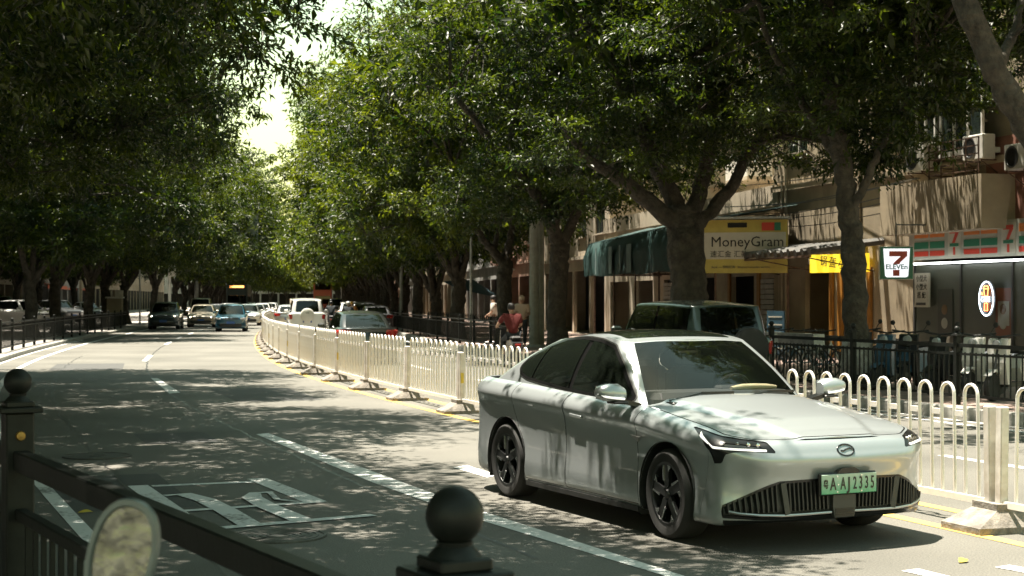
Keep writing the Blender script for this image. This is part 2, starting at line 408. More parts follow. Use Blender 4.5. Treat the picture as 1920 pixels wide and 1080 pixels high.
def body_surfaces(p, cres, rres):
    fo, tail, hw = p['fo'], -(p['wb'] + p['ro']), p['hw']
    sq = p.get('square', 0.)                                  # 0 = rounded corners in plan, 1 = boxy
    cols = [(fo, 0), (fo - .012 + .006 * sq, .32 * hw), (fo - .055 + .03 * sq, .64 * hw), (fo - .165 + .09 * sq, .825 * hw + .08 * sq), (fo - .315 + .08 * sq, .972 * hw + .01 * sq), (fo - .575, .99 * hw), (0, hw),
            (-.45, .995 * hw), (-.36 * p['wb'], .99 * hw), (-.65 * p['wb'], .99 * hw), (-.87 * p['wb'], .995 * hw), (-p['wb'], hw),
            (tail + .62, .98 * hw), (tail + .30 - .08 * sq, .905 * hw + .05 * sq), (tail + .10 - .05 * sq, .72 * hw + .08 * sq), (tail + .03, .37 * hw), (tail, 0)]
    xs = [c[0] for c in cols]; n = len(cols)
    zs = np.interp([-x for x in xs], [-fo, -fo + .155, -.25 + .0, .45, -p['rbase'] * .75, -p['rbase'], -tail],
                   [p['zn'], p['zn'] + .01, p['zn'] + .55 * (p['zc'] - p['zn']), p['zc'], p['zr'] - .02, p['zr'], p['zr'] - .02 + p.get('duck', 0.)])
    fr = np.array([0, .03, .18, .38, .56, .75, .865, .95, 1.])
    inF = np.array(p.get('inF', [.20, .10, .055, .06, .045, .0, .026, .058, .095]))
    inS = np.array(p.get('inS', [.14, .03, .010, .026, .032, .022, .0, .048, .115]))
    inR = np.array(p.get('inR', [.22, .08, .03, .01, .0, .02, .05, .045, .05]))
    C = np.zeros((n, 9, 3))
    for i, (x, y) in enumerate(cols):
        a = np.array(cols[max(i - 1, 0)]); b = np.array(cols[min(i + 1, n - 1)])
        t = b - a; nrm = np.array([-t[1], t[0]]); nrm = -nrm / np.hypot(*nrm)      # outward
        if i == 0: nrm = np.array([1., 0])
        if i == n - 1: nrm = np.array([-1., 0])
        wf = max(0, nrm[0]) ** 2; wr = max(0, -nrm[0]) ** 2; ws = 1 - wf - wr
        ins = wf * inF + wr * inR + ws * inS
        zb = p['zb'] + .03 * wf + .05 * wr
        for j in range(9):
            C[i, j] = (x - nrm[0] * ins[j], max(0, y - nrm[1] * ins[j]) if y else 0, zb + (zs[i] - zb) * fr[j])
    V, F = grid_surface(C, cres, rres)
    # hood, cowl and deck: lines of constant x from the shoulder to the middle
    top = V[np.isclose(V[:, 4], 8)]; top = top[np.argsort(top[:, 3])]
    ny = p.get('ny', 14); H = []
    for q in top:
        x, yb, zb_ = q[:3]
        wx = np.interp(-x, [-fo, -fo + .12, -fo + .5, .3, .8, -p['rbase'] - .1, -tail], [0, .012, .045, .06, .05, .02, .006])
        for k in range(ny + 1):
            f = 1 - k / ny; y = yb * f
            z = zb_ + p.get('crown', 1.) * wx * (1 - f ** 2.2)
            if p.get('bulge') and x > -.6:                     # raised middle of the hood between two creases
                yc = np.interp(x, [-.6, .3, fo - .12], [.66, .50, .33]); z += .020 * np.clip((yc + .03 - y) / .06, 0, 1) * np.interp(x, [fo - .22, fo - .02], [1, 0])
            H.append((x, y, z, q[3], 8 + k / ny))
    H = np.array(H); m = ny + 1
    HF = [(i * m + j, (i + 1) * m + j, (i + 1) * m + j + 1, i * m + j + 1) for i in range(len(top) - 1) for j in range(ny)]
    return (V, F), (H, HF)

def cabin_surfaces(p, cres, rres):
    c, h, rh, rb, zf, zr, bt, rt, top = (p[k] for k in ('cowl', 'header', 'rhead', 'rbase', 'zbf', 'zbr', 'belt', 'rtop', 'roof'))
    e = top - .055
    def zb(x): return np.interp(-x, [-c, -c + .3, -rb - .6, -rb], [zf, zf, zr - .01, zr])
    def roofz(x): return np.interp(-x, [-h, -h + .35, -.5 * (h + rh), -rh - .3, -rh], [e - .045, e - .005, e, e - .03, e - .055])
    pu = p.get('pinch', .12)
    B = [(c, 0), (c - .04, .49 * bt), (c - .19, .83 * bt), (c - .30, .965 * bt), (c - .74, bt), (c - .74 + .36 * (rb - c + 1.15), 1.005 * bt), (c - .74 + .66 * (rb - c + 1.15), 1.0 * bt), (rb + .95 * .75, .985 * bt), (rb + .48, .955 * bt), (rb + .20, .90 * bt), (rb + .05, .76 * bt), (rb + .01, .43 * bt), (rb, 0)]
    T = [(h, 0), (h - .01, .50 * rt), (h - .05, .84 * rt), (h - .12, .975 * rt), (h - .33, rt), (h + .40 * (rh - h), 1.01 * rt), (h + .62 * (rh - h), 1.0 * rt), (h + .80 * (rh - h), .98 * rt), (rh + .10, .95 * rt), (rh + .03, .90 * rt), (rh, .80 * rt), (rh, .45 * rt), (rh, 0)]
    n = len(B); C = np.zeros((n, 5, 3))
    bul = p.get('bul', .028)
    for i in range(n):
        a = np.array([*B[i], zb(B[i][0]) - .05]); zt = roofz(T[i][0]) + (.012 if i in (0, 1, 11, 12) else 0)
        if i in (2, 3): zt -= .004
        b = np.array([*T[i], zt])
        d = b - a; 
        tan = np.array([*(np.array(B[min(i + 1, n - 1)]) - np.array(B[max(i - 1, 0)])), 0]); nr = np.cross(tan, d); nr /= np.linalg.norm(nr) + 1e-9
        if nr[2] < 0 and abs(nr[2]) > .05: nr = -nr
        if i == 0 and nr[0] < 0: nr = -nr
        for j, t in enumerate((0, .28, .56, .82, 1.)):
            C[i, j] = a + d * t + nr * bul * math.sin(math.pi * min(1, t * .95)) 
    V, F = grid_surface(C, cres, rres)
    rim = V[np.isclose(V[:, 4], 4)]; rim = rim[np.argsort(rim[:, 3])]
    ny = 10; H = []
    for q in rim:
        cz = np.interp(-q[0], [-h, -h + .5, -.5 * (h + rh) + .1, -rh], [.006, .05, .055, .012])
        for k in range(ny + 1):
            f = 1 - k / ny; H.append((q[0], q[1] * f, q[2] + cz * (1 - f ** 2.4), q[3], 4 + k / ny))
    H = np.array(H); m = ny + 1
    HF = [(i * m + j, (i + 1) * m + j, (i + 1) * m + j + 1, i * m + j + 1) for i in range(len(rim) - 1) for j in range(ny)]
    return (V, F), (H, HF)

def fx(i): return lambda V: V[:, i]
def f_poly(a, b, poly, grow=0.): return lambda V: poly_sdf(V[:, a], V[:, b], poly) - grow

_wheel_cache = {}
def wheel_meshes(r, w, style):
    k = (r, w, style)
    if k in _wheel_cache: return _wheel_cache[k]
    t = MB(); rr = r * .715
    t.lathe([(rr - .012, -w / 2 + .012), (rr + .01, -w / 2), (r * .9, -w / 2 - .004), (r * .975, -w / 2 + .018), (r, -w / 2 + .045), (r, w / 2 - .045), (r * .975, w / 2 - .018), (r * .9, w / 2 + .004), (rr + .01, w / 2), (rr - .012, w / 2 - .012)], 40, axis='y', cap=False)
    tyre = t.mesh('tyre', 'rubber', 40)
    b = MB()
    b.lathe([(rr, w / 2 - .004), (rr - .022, w / 2 - .006), (rr - .03, w / 2 - .04), (rr - .04, -w / 2 + .02), (.02, -w / 2 + .03)], 40, axis='y', cap=False)
    rim = b.mesh('rim', 'alloy_dark' if style == 'sport' else 'alloy', 40)
    sp = []
    if style == 'sport':
        for kk in range(5):                                   # five split blades, dark with bright machined flanks
            m = MB(); a0 = 2 * math.pi * kk / 5 + .2
            def pt(rad, ang): return (rad * math.cos(a0 + ang), rad * math.sin(a0 + ang))
            m.prism([pt(.045, -.75), pt(rr - .02, -.13), pt(rr - .02, .20), pt(.06, .55)], w / 2 - .045, w / 2 - .012, 'xz')
            m.cur = 1
            m.prism([pt(.11, -.42), pt(rr - .02, -.17), pt(rr - .02, -.11), pt(.10, -.25)], w / 2 - .03, w / 2 - .007, 'xz')
            m.prism([pt(rr - .075, .24), pt(rr - .015, .19), pt(rr - .015, .45), pt(rr - .035, .42)], w / 2 - .03, w / 2 - .008, 'xz')
            sp.append(m.mesh('spoke', ['alloy_dark', 'alloy']))
        h = MB(); h.lathe([(.001, w / 2 + .002), (.03, w / 2), (.036, w / 2 - .012), (.05, w / 2 - .03)], 20, axis='y'); hub = h.mesh('hub_cap', 'alloy_dark', True)
    else:
        m = MB()
        for kk in range(5):
            a0 = 2 * math.pi * kk / 5
            m.bar((.03 * math.cos(a0), w / 2 - .02, .03 * math.sin(a0)), ((rr - .02) * math.cos(a0), w / 2 - .012, (rr - .02) * math.sin(a0)), .045, .02, up=(0, 1, 0))
        sp.append(m.mesh('spokes', 'alloy')); h = MB(); h.lathe([(.001, w / 2), (.045, w / 2 - .006), (.05, w / 2 - .03)], 14, axis='y'); hub = h.mesh('hub_cap', 'alloy_dark')
    _wheel_cache[k] = (tyre, rim, sp, hub); return _wheel_cache[k]

def add_wheel(root, x, y, r, w=.225, style='plain', turn=0.):
    t, rm, sp, hub = wheel_meshes(r, w, style)
    e = mesh_obj('wheel', t, root, (x, y, r)); e.rotation_euler = (0, 0, turn + (math.pi if y < 0 else 0))
    mesh_obj('rim', rm, e); mesh_obj('hub_cap', hub, e)
    for m in sp: mesh_obj('spoke', m, e)
    return e

def arch_liner(root, x, y0, y1, r, zc):
    m = MB(); n = 20; V = []; F = []
    for k in range(n + 1):
        a = math.pi * (-.12 + 1.24 * k / n)
        for y in (y0, y1): V.append((x + r * math.cos(a), y, zc + r * math.sin(a)))
    for k in range(n): F.append((2 * k, 2 * k + 1, 2 * k + 3, 2 * k + 2))
    V.append((x, y0, zc)); c = len(V) - 1
    for k in range(n): F.append((2 * k, 2 * k + 2, c))
    m.add(V, F); return m.build('wheel_arch_liner', 'dark', root)

def number_plate(root, loc, text, face, txt, rot=0., size=(.44, .14), tilt=0.):
    m = MB(); m.box((0, 0, 0), (.008, *size), bev=.004)
    o = m.build('number_plate', face, root, loc); o.rotation_euler = (0, tilt, rot)
    if text:
        t = text_mesh(text, size[1] * .80, txt, .002, .72); t.transform(Matrix.Rotation(R(90), 4, 'Z'))
        q = mesh_obj('plate_lettering', t, o, (.0065, 0, 0))
    return o

def simple_car(name, label, cat, loc, rzv, paint, p, group=None, rear=False, lights=None, plate=(None, 'plate_blue'), tyre_cover=None, roof_rack=False):
    """a street car at middle distance; local +x is forward, origin on the ground under the front axle"""
    root = empty(name, loc, rzv, label, cat, group)
    low, hood = body_surfaces(p, 4, 3); cab, roof = cabin_surfaces(p, 4, 4)
    wb, r, A = p['wb'], p['wr'], p['arch']
    for wx in (0, -wb):
        _, low = cut(low, lambda V: np.hypot(V[:, 0] - wx, V[:, 2] - r) - A)
        for sg in (1, -1): arch_liner(root, wx, sg * (p['hw'] - .32), sg * (p['hw'] - .03), A, r)
    zn, fo, tail = p['zn'], p['fo'], -(wb + p['ro'])
    hz = zn - .02
    hl, low = cut(low, f_poly(3, 2, p.get('hl', [(5.0, hz), (3.2, hz), (1.9, hz - .02), (1.9, hz - .11), (3.4, hz - .13), (4.6, hz - .08)])))
    tz = p['zr'] - .06
    tl, low = cut(low, f_poly(3, 2, p.get('tl', [(12.3, tz), (14.6, tz), (14.6, tz - .15), (13.4, tz - .2), (12.5, tz - .12)])))
    gr, low = cut(low, f_poly(3, 2, p.get('gr', [(-1, .46), (2.4, .44), (2.7, .36), (2.2, .26), (-1, .25)])))
    g2, low = cut(low, f_poly(3, 2, p.get('gr2', [(-1, hz - .02), (1.7, hz - .03), (1.6, hz - .10), (-1, hz - .11)])))
    _, hood = cut(hood, lambda V: np.maximum(np.maximum(V[:, 0] - (p['cowl'] - .12), p['rbase'] + .12 - V[:, 0]), -1))
    surf_obj('body', join(low, hood), paint, root)
    for n_, m_, mt in (('headlight', hl, 'lamp_glass'), ('taillight', tl, 'tail_red')):
        for sd_ in ('left', 'right'): surf_obj(n_, m_, mt, root, sd_, .004)
    surf_obj('lower_grille', gr, 'dark', root, 'both', .003); surf_obj('grille', g2, p.get('grm', 'dark'), root, 'both', .004)
    ws, cab = cut(cab, lambda V: np.maximum(np.maximum(V[:, 3] - 2.35, .12 - V[:, 4]), V[:, 4] - 3.85))
    rw, cab = cut(cab, lambda V: np.maximum(np.maximum(p.get('rwcol', 10.15) - V[:, 3], .35 - V[:, 4]), V[:, 4] - 3.7))
    sw, cab = cut(cab, lambda V: np.maximum(np.maximum(np.maximum(3.25 - V[:, 3], V[:, 3] - p.get('swend', 8.9)), .30 - V[:, 4]), V[:, 4] - 3.55))
    fwn, rwn = cut(sw, lambda V: V[:, 3] - 5.35)
    surf_obj('cabin', join(cab, roof), paint, root)
    surf_obj('windscreen', ws, 'glass_dark', root); surf_obj('rear_window', rw, 'glass_dark', root)
    _, rwn = cut(rwn, lambda V: V[:, 3] - 5.5)
    for sd_ in ('left', 'right'):
        surf_obj('front_side_window', fwn, 'glass_dark', root, sd_); surf_obj('rear_side_window', rwn, 'glass_dark', root, sd_)
    u = MB(); u.box((-wb / 2, 0, .33), (wb + fo + .45, 2 * p['hw'] - .42, .28)); u.build('underbody', 'dark', root)
    it = MB(); it.box((.5 * (p['cowl'] + p['rbase']), 0, p['zbf'] - .22), (abs(p['rbase'] - p['cowl']) - .3, 1.35, .34)); it.box((-1.5, .36, p['zbf'] + .08), (.14, .46, .5), bev=.05); it.box((-1.5, -.36, p['zbf'] + .08), (.14, .46, .5), bev=.05); it.build('seats', 'interior', root)
    for wx in (0, -wb):
        for sg in (1, -1): add_wheel(root, wx, sg * (p['hw'] - .125), r)
    for sg in (1, -1):
        m = MB(); m.box((p['cowl'] - .36, sg * (p['hw'] + .06), p['zbf'] + .07), (.11, .20, .13), bev=.035); m.bar((p['cowl'] - .37, sg * (p['belt'] - .02), p['zbf'] + .02), (p['cowl'] - .36, sg * (p['hw'] + .02), p['zbf'] + .05), .04, .03); m.build('mirror', paint, root)
    number_plate(root, (fo - .035, 0, .50), None, plate[1], None)
    number_plate(root, (tail + .012, 0, p.get('pz', .62)), plate[0], plate[1], 'white_flat', math.pi)
    if lights:
        for sg in (1, -1):
            m = MB(); m.lathe([(.001, .012), (.05, .01), (.055, -.03)], 12, axis='x'); m.build('lamp', lights, root, (fo - .10, sg * .70 * p['hw'], hz - .065))
    if tyre_cover:
        m = MB(); m.lathe([(.001, .15), (.27, .145), (.325, .11), (.335, .0), (.30, -.06)], 36, axis='x'); o = m.build('spare_wheel_cover', tyre_cover, root, (tail + .01, p.get('sy', 0), p.get('sz', .98))); o.rotation_euler = (0, 0, math.pi); o.data.shade_smooth(); o.data.set_sharp_from_angle(angle=R(35))
        if p.get('ctext'):
            t = text_mesh(p['ctext'], .10, 'dark', .002, .8); t.transform(Matrix.Rotation(R(90), 4, 'Z')); mesh_obj('cover_lettering', t, o, (.152, 0, .10))
    if roof_rack:
        for sg in (1, -1):
            m = MB(); m.tube([(p['header'] - .3, sg * .56, p['roof'] - .03), (p['header'] - .4, sg * .56, p['roof'] + .04), (p['rhead'] + .3, sg * .56, p['roof'] + .04), (p['rhead'] + .2, sg * .56, p['roof'] - .03)], .016, 6); m.build('roof_rail', 'dark', root)
    return root

M['lamp_glass'] = mat('lamp_glass', (.45, .46, .46), .12, .3, coat=1.)
M['tail_red'] = mat('tail_lamp_red', (.32, .02, .015), .2, coat=1.)
M['plate_blue'] = mat('plate_blue', (.03, .10, .32), .4)
M['plate_green'] = None
M['white_flat'] = mat('white_print', (.78, .78, .75), .5)
M['lit_lamp'] = mat('lit_headlamp', (.9, .85, .7), .3, emit=(1, .86, .6), estr=3.)
M['chrome_dull'] = mat('satin_chrome', (.5, .5, .48), .3, 1.)
M['chrome_dark'] = mat('dark_chrome', (.10, .10, .10), .25, 1.)
M['glass_black'] = glass_mat('privacy_glass', (.006, .008, .006), 0.)
M['board_white_dim'] = mat('off_white_print', (.34, .34, .29), .5, var=.05, scale=3)
M['poster_dark'] = mat('poster_dark', (.05, .055, .045), .35); M['poster_red'] = mat('poster_red', (.20, .07, .035), .4)
M['cup_brown'] = mat('cup_brown', (.16, .10, .05), .3); M['canvas_patch'] = mat('canvas_light_patch', (.11, .16, .16), .8, var=.2, scale=4)
M['awning_red'] = mat('red_awning', (.55, .10, .03), .6, var=.15, scale=3); M['tower'] = mat('tower_cladding', (.40, .44, .47), .6, var=.05, scale=.2)
M['tin_dark'] = mat('weathered_tin', (.055, .058, .055), .6, .2, scale=6, col2=(.12, .11, .095))
M['parasol_blue'] = mat('parasol_cloth', (.03, .07, .09), .8, var=.15, scale=3); M['board_grey'] = mat('pale_panel', (.36, .36, .35), .6, var=.05, scale=2)
M['bus_red'] = mat('bus_red', (.42, .06, .03), .35, coat=.5); M['bus_dark'] = mat('bus_dark', (.03, .05, .05), .35, coat=.5); M['led_orange'] = mat('led_orange', (1, .4, .1), .5, emit=(1, .38, .10), estr=1.1)
def paint(n, c, metal=.3, rough=.3): M[n] = mat(n, c, rough, metal, coat=.9)
paint('paint_blue', (.007, .07, .115)); paint('paint_slate', (.05, .075, .085)); paint('paint_tan', (.28, .25, .19)); paint('paint_white', (.66, .66, .64), 0); paint('paint_black', (.012, .013, .014)); paint('paint_beige', (.42, .38, .30), 0); paint('paint_grey', (.10, .105, .11)); paint('paint_silver', (.42, .43, .43), .5); paint('paint_green', (.012, .022, .018))
M['shirt_red'] = mat('red_shirt', (.10, .011, .009), .9); M['shirt_white'] = mat('white_shirt', (.60, .57, .52), .9); M['shirt_pink'] = mat('light_shirt', (.55, .42, .34), .9); M['trousers'] = mat('dark_trousers', (.03, .032, .036), .9); M['helmet_y'] = mat('helmet_yellow', (.55, .30, .04), .4); M['helmet_w'] = mat('helmet_white', (.6, .6, .58), .4); M['helmet_k'] = mat('helmet_dark', (.03, .03, .03), .3); M['shirt_orange'] = mat('orange_vest', (.55, .22, .05), .8); M['shirt_dark'] = mat('dark_shirt', (.03, .035, .04), .9)
M['scoot_white'] = mat('scooter_white', (.55, .54, .50), .35, coat=.5); M['scoot_black'] = mat('scooter_black', (.02, .02, .022), .3, coat=.5); M['scoot_blue'] = mat('scooter_blue', (.04, .10, .16), .35, coat=.5); M['scoot_red'] = mat('scooter_red', (.25, .03, .025), .35, coat=.5); M['seat'] = mat('saddle_vinyl', (.02, .018, .016), .55)
M['cover_cream'] = mat('spare_cover', (.62, .60, .54), .45, var=.06, scale=5); M['mirror_grey'] = mat('mirror_plastic', (.10, .12, .115), .4, var=.15, scale=30)
M['mirror_glass'] = mat('mottled_mirror', (.13, .14, .12), .22, 1., var=.6, scale=22, bump=.25, bscale=26)  # grey-green mirror metal, mottled by noise
# ------------------------------------------------------------------ ground, carriageway, pavements
KL, KR = -7.85, 6.55                                    # kerb faces left and right of the barrier
def kl(s): return float(np.interp(s, [-40, -9, -3, 12, 30], [-6.6, -6.65, -7.25, -7.7, KL]))
g = MB(); g.add([(-900, -300, -.02), (900, -300, -.02), (900, 1500, -.02), (-900, 1500, -.02)], [(0, 1, 2, 3)])
tag(g.build('ground', 'soil', fix=False), kind='structure')
def strip(name, u0, u1, z0, z1, m, s0=-40, s1=330, ds=2., kind='structure', parent=None):
    b = MB(); V = []; F = []; ss = np.arange(s0, s1 + .01, ds)
    for s in ss: V += [tuple(P(s, u0(s) if callable(u0) else u0, z0)), tuple(P(s, u1(s) if callable(u1) else u1, z1))]
    for i in range(len(ss) - 1): F.append((2 * i, 2 * i + 1, 2 * i + 3, 2 * i + 2))
    b.add(V, F); o = b.build(name, m, parent, fix=False)
    if kind and not parent: tag(o, kind=kind)
    return o
strip('road', lambda s: kl(s) - .05, KR + .05, 0, 0, 'asphalt')
pav_l = strip('pavement', lambda s: kl(s) - .14, -60, .13, .13, 'paving', s0=-40)
pav_r = strip('pavement', KR + .14, 60, .18, .18, 'paving2')
def kerbs(parent, uf, h, side, s0, s1):
    for i, s in enumerate(np.arange(s0, s1, 1.0)):
        u = uf(s); a, b = P(s + .006, u), P(s + .994, uf(s + 1)); d = (b - a).normalized(); n = Vector((d.y, -d.x, 0)) * side
        m = MB(); pr = [(0, -.03), (0, h - .02), (.02, h + .002), (.15, h + .002), (.15, -.03)]
        V = [a + n * q[0] + Vector((0, 0, q[1])) for q in pr] + [b + n * q[0] + Vector((0, 0, q[1])) for q in pr]
        m.add(V, [tuple(range(5)), tuple(range(9, 4, -1))] + [(k, k + 5, (k + 1) % 5 + 5, (k + 1) % 5) for k in range(5)])
        m.build('kerb_stone', 'kerb', parent)
kerbs(pav_r, lambda s: KR, .18, 1, 3, 80); kerbs(pav_l, kl, .13, -1, 26, 96)
def far_kerb(uf, h, side, s0, s1, parent):
    b = MB(); V = []; F = []; ss = np.arange(s0, s1 + .01, 2.)
    for s in ss: V += [tuple(P(s, uf(s), -.01)), tuple(P(s, uf(s), h)), tuple(P(s, uf(s) + side * .15, h + .001))]
    for i in range(len(ss) - 1): F += [(3 * i, 3 * i + 1, 3 * i + 4, 3 * i + 3), (3 * i + 1, 3 * i + 2, 3 * i + 5, 3 * i + 4)]
    b.add(V, F); b.build('kerb', 'kerb', parent, fix=False)
far_kerb(lambda s: KR, .18, 1, 80, 320, pav_r); far_kerb(kl, .13, -1, 96, 320, pav_l); far_kerb(lambda s: KR, .18, 1, -40, 3, pav_r); far_kerb(kl, .13, -1, -40, 26, pav_l)
# painted lines
def line(name, u0, wdt, s0, s1, m, ds=.5, z=.004):
    return strip(name, lambda s: (u0(s) if callable(u0) else u0) - wdt / 2, lambda s: (u0(s) if callable(u0) else u0) + wdt / 2, z, z, m, s0, s1, ds)
line('yellow_line', -.30, .13, -8, 320, 'yellow_line'); line('yellow_line', .36, .13, -8, 320, 'yellow_line')
line('edge_line', lambda s: kl(s) + .85, .13, -10, 320, 'white_line'); line('edge_line', lambda s: kl(s) + .10, .08, 14, 60, 'white_line')
line('edge_line', KR - .55, .12, -10, 320, 'white_line'); line('edge_line', KR - .16, .07, -10, 90, 'white_line')
def quad_on_road(name, pts, m='white_line', z=.0045):
    b = MB(); b.add([ground(x, y, z) for x, y in pts], [tuple(range(len(pts)))]); return tag(b.build(name, m), kind='structure')
quad_on_road('lane_line', [(480, 814), (503, 812), (900, 957), (1290, 1082), (1255, 1082), (880, 969), (700, 905)])
quad_on_road('lane_line', [(283, 709), (296, 709), (338, 736), (318, 738)])
quad_on_road('lane_line', [(266, 677), (278, 666), (287, 666), (276, 677)])
for s in np.arange(52, 300, 9.): line('lane_line', -3.8, .14, s, s + 4, 'white_line')
for s in np.arange(-8, 300, 9.): line('lane_line', 3.1, .14, s, s + 4, 'white_line')
quad_on_road('lane_line', [(850, 876), (876, 872), (935, 891), (913, 895)])
quad_on_road('lane_line', [(1690, 1070), (1722, 1066), (1800, 1085), (1760, 1085)])
quad_on_road('lane_line', [(1865, 1063), (1893, 1059), (1960, 1071), (1940, 1077)])
M['seam'] = mat('bitumen_seam', (.022, .022, .020), .5, var=.3, scale=8)
rw_ = random.Random(9); wob = {round(s, 1): rw_.uniform(-.025, .025) for s in np.arange(-10, 121, .5)}
strip('bitumen_seam', lambda s: -3.80 + wob.get(round(s, 1), 0) - .018, lambda s: -3.80 + wob.get(round(s, 1), 0) + .018, .0022, .0022, 'seam', 0, 60, .5)
strip('bitumen_seam', lambda s: -5.9 + 2 * wob.get(round(s, 1), 0) - .012, lambda s: -5.9 + 2 * wob.get(round(s, 1), 0) + .012, .0022, .0022, 'seam', -6, 40, .5)
M['patch'] = mat('asphalt_patch', (.055, .055, .052), .75, var=.25, scale=30, bump=.2)
for (sa, sb, ua, ub) in ((3.5, 6.2, -6.6, -5.5), (17, 21, -2.9, -1.4), (9.5, 11., -5.2, -4.3), (30, 34, -6.2, -4.4)): strip('asphalt_patch', ua, ub, .002, .002, 'patch', sa, sb, (sb - sa) / 2)
# the big character on the carriageway, read from the other side
def stroke(name, c, wdt, z=.0045):
    """a painted stroke along photo pixels"""
    p = [ground(x, y, z) for x, y in c]; V = []; F = []
    for i, q in enumerate(p):
        d = (p[min(i + 1, len(p) - 1)] - p[max(i - 1, 0)]).normalized(); n = Vector((-d.y, d.x, 0)) * (wdt[i] if hasattr(wdt, '__len__') else wdt) / 2
        V += [q + n, q - n]
    for i in range(len(p) - 1): F.append((2 * i, 2 * i + 1, 2 * i + 3, 2 * i + 2))
    b = MB(); b.add(V, F); return b
chz = .0045
strokes = [([(258, 910), (335, 965)], .19), ([(285, 911), (500, 902)], .13), ([(481, 897), (592, 941)], .20), ([(335, 958), (606, 940)], .11), ([(395, 991), (700, 965)], .13),
           ([(308, 929), (345, 926), (385, 937), (425, 957), (468, 983)], [.10, .17, .19, .19, .19]), ([(512, 922), (478, 924), (472, 932), (500, 948), (568, 976)], [.08, .12, .18, .19, .19]), ([(505, 922), (520, 936), (560, 940)], [.05, .06, .06])]
cr = MB()
for k, (c, wd) in enumerate(strokes):
    b = stroke('x', c, wd, chz + .0012 * k); cr.add(b.v, b.f)
cr = cr.build('painted_character', 'white_line', fix=False); tag(cr, 'large white character painted upside down on the left carriageway', 'road marking')
# manhole covers and a fallen leaf
def manhole(x, y, r, label, rings):
    c = ground(x, y); m = MB(); m.lathe([(.001, .005), (r - .03, .005), (r, .004), (r, -.02)], 36)
    o = m.build('manhole_cover', 'iron_grey', None, (c.x, c.y, .003)); tag(o, label, 'manhole cover')
    for k in range(rings):
        q = MB(); rr = r * (.22 + .74 * k / max(1, rings - 1)); q.lathe([(rr - .012, .004), (rr - .010, .010), (rr + .010, .010), (rr + .012, .004)], 36, cap=False); q.build('raised_ring', 'iron_grey', o)
M['iron_grey'] = mat('cast_iron', (.07, .068, .062), .6, .3, var=.3, scale=20)
manhole(182, 856, .38, 'flat dark manhole cover in the left lane behind the black railing', 2)
manhole(522, 1006, .36, 'manhole cover with raised rings just in front of the painted character', 6)
c = ground(160, 963)
m = MB(); V = []; 
for k in range(9):
    a = k / 8; V += [(a * .12 - .06, .028 * math.sin(math.pi * a), .012 + .02 * math.sin(3 * a)), (a * .12 - .06, -.028 * math.sin(math.pi * a), .008 + .012 * a)]
m.add(V, [(2 * k, 2 * k + 1, 2 * k + 3, 2 * k + 2) for k in range(8)])
M['yellow_leaf'] = mat('yellow_leaf', (.55, .42, .05), .6)
tag(m.build('fallen_leaf', 'yellow_leaf', None, (c.x, c.y, 0)), 'yellow leaf lying on the road behind the black railing', 'leaf')
for (x, y, lab) in ((1806, 1055, 'pale dry leaf on the sunlit road right of the silver sedan'),):
    c = ground(x, y); tag(mesh_obj('fallen_leaf', m.mesh('leaf', 'yellow_leaf'), None, (c.x, c.y, 0), .8), lab, 'leaf')

# ------------------------------------------------------------------ white crowd barrier along the middle
def hoop_mesh(h=1.10, wd=.165):
    m = MB(); r = wd / 2; p = [(0, -r, .20), (0, -r, h - r)] + [(0, -r * math.cos(a), h - r + r * math.sin(a)) for a in np.linspace(.3, math.pi - .3, 7)] + [(0, r, h - r), (0, r, .20)]
    m.tube(p, .0145, 7); return m
def base_mesh():
    m = MB(); P0 = [(.33, .24, 0), (.33, .24, .05), (.11, .15, .165), (.11, .15, .215)]; V = []
    for (hx, hy, z) in P0: V += [(hx, hy, z), (-hx, hy, z), (-hx, -hy, z), (hx, -hy, z)]
    F = [(4 * i + k, 4 * i + (k + 1) % 4, 4 * i + 4 + (k + 1) % 4, 4 * i + 4 + k) for i in range(3) for k in range(4)] + [(3, 2, 1, 0), (12, 13, 14, 15)]
    m.add(V, F); return m.mesh('concrete_base', 'concrete')
HOOP = hoop_mesh().mesh('hoop', 'white_metal', True); LINK = MB().box((0, 0, 0), (.022, .10, .045)).mesh('link', 'white_metal')
SEC = 3.30; NH = 10; BASE = base_mesh()
POST = MB().box((0, 0, .56), (.075, .075, .78), bev=.008).mesh('post', 'mottled_white')
M['yellow_band'] = mat('yellow_reflector', (.62, .45, .04), .4)
BAND = MB().box((0, 0, 0), (.05, .012, .16)).mesh('reflector', 'yellow_band')
RAIL = MB().box((0, 0, 0), (.035, SEC - .16, .05)).mesh('bottom_rail', 'white_metal')
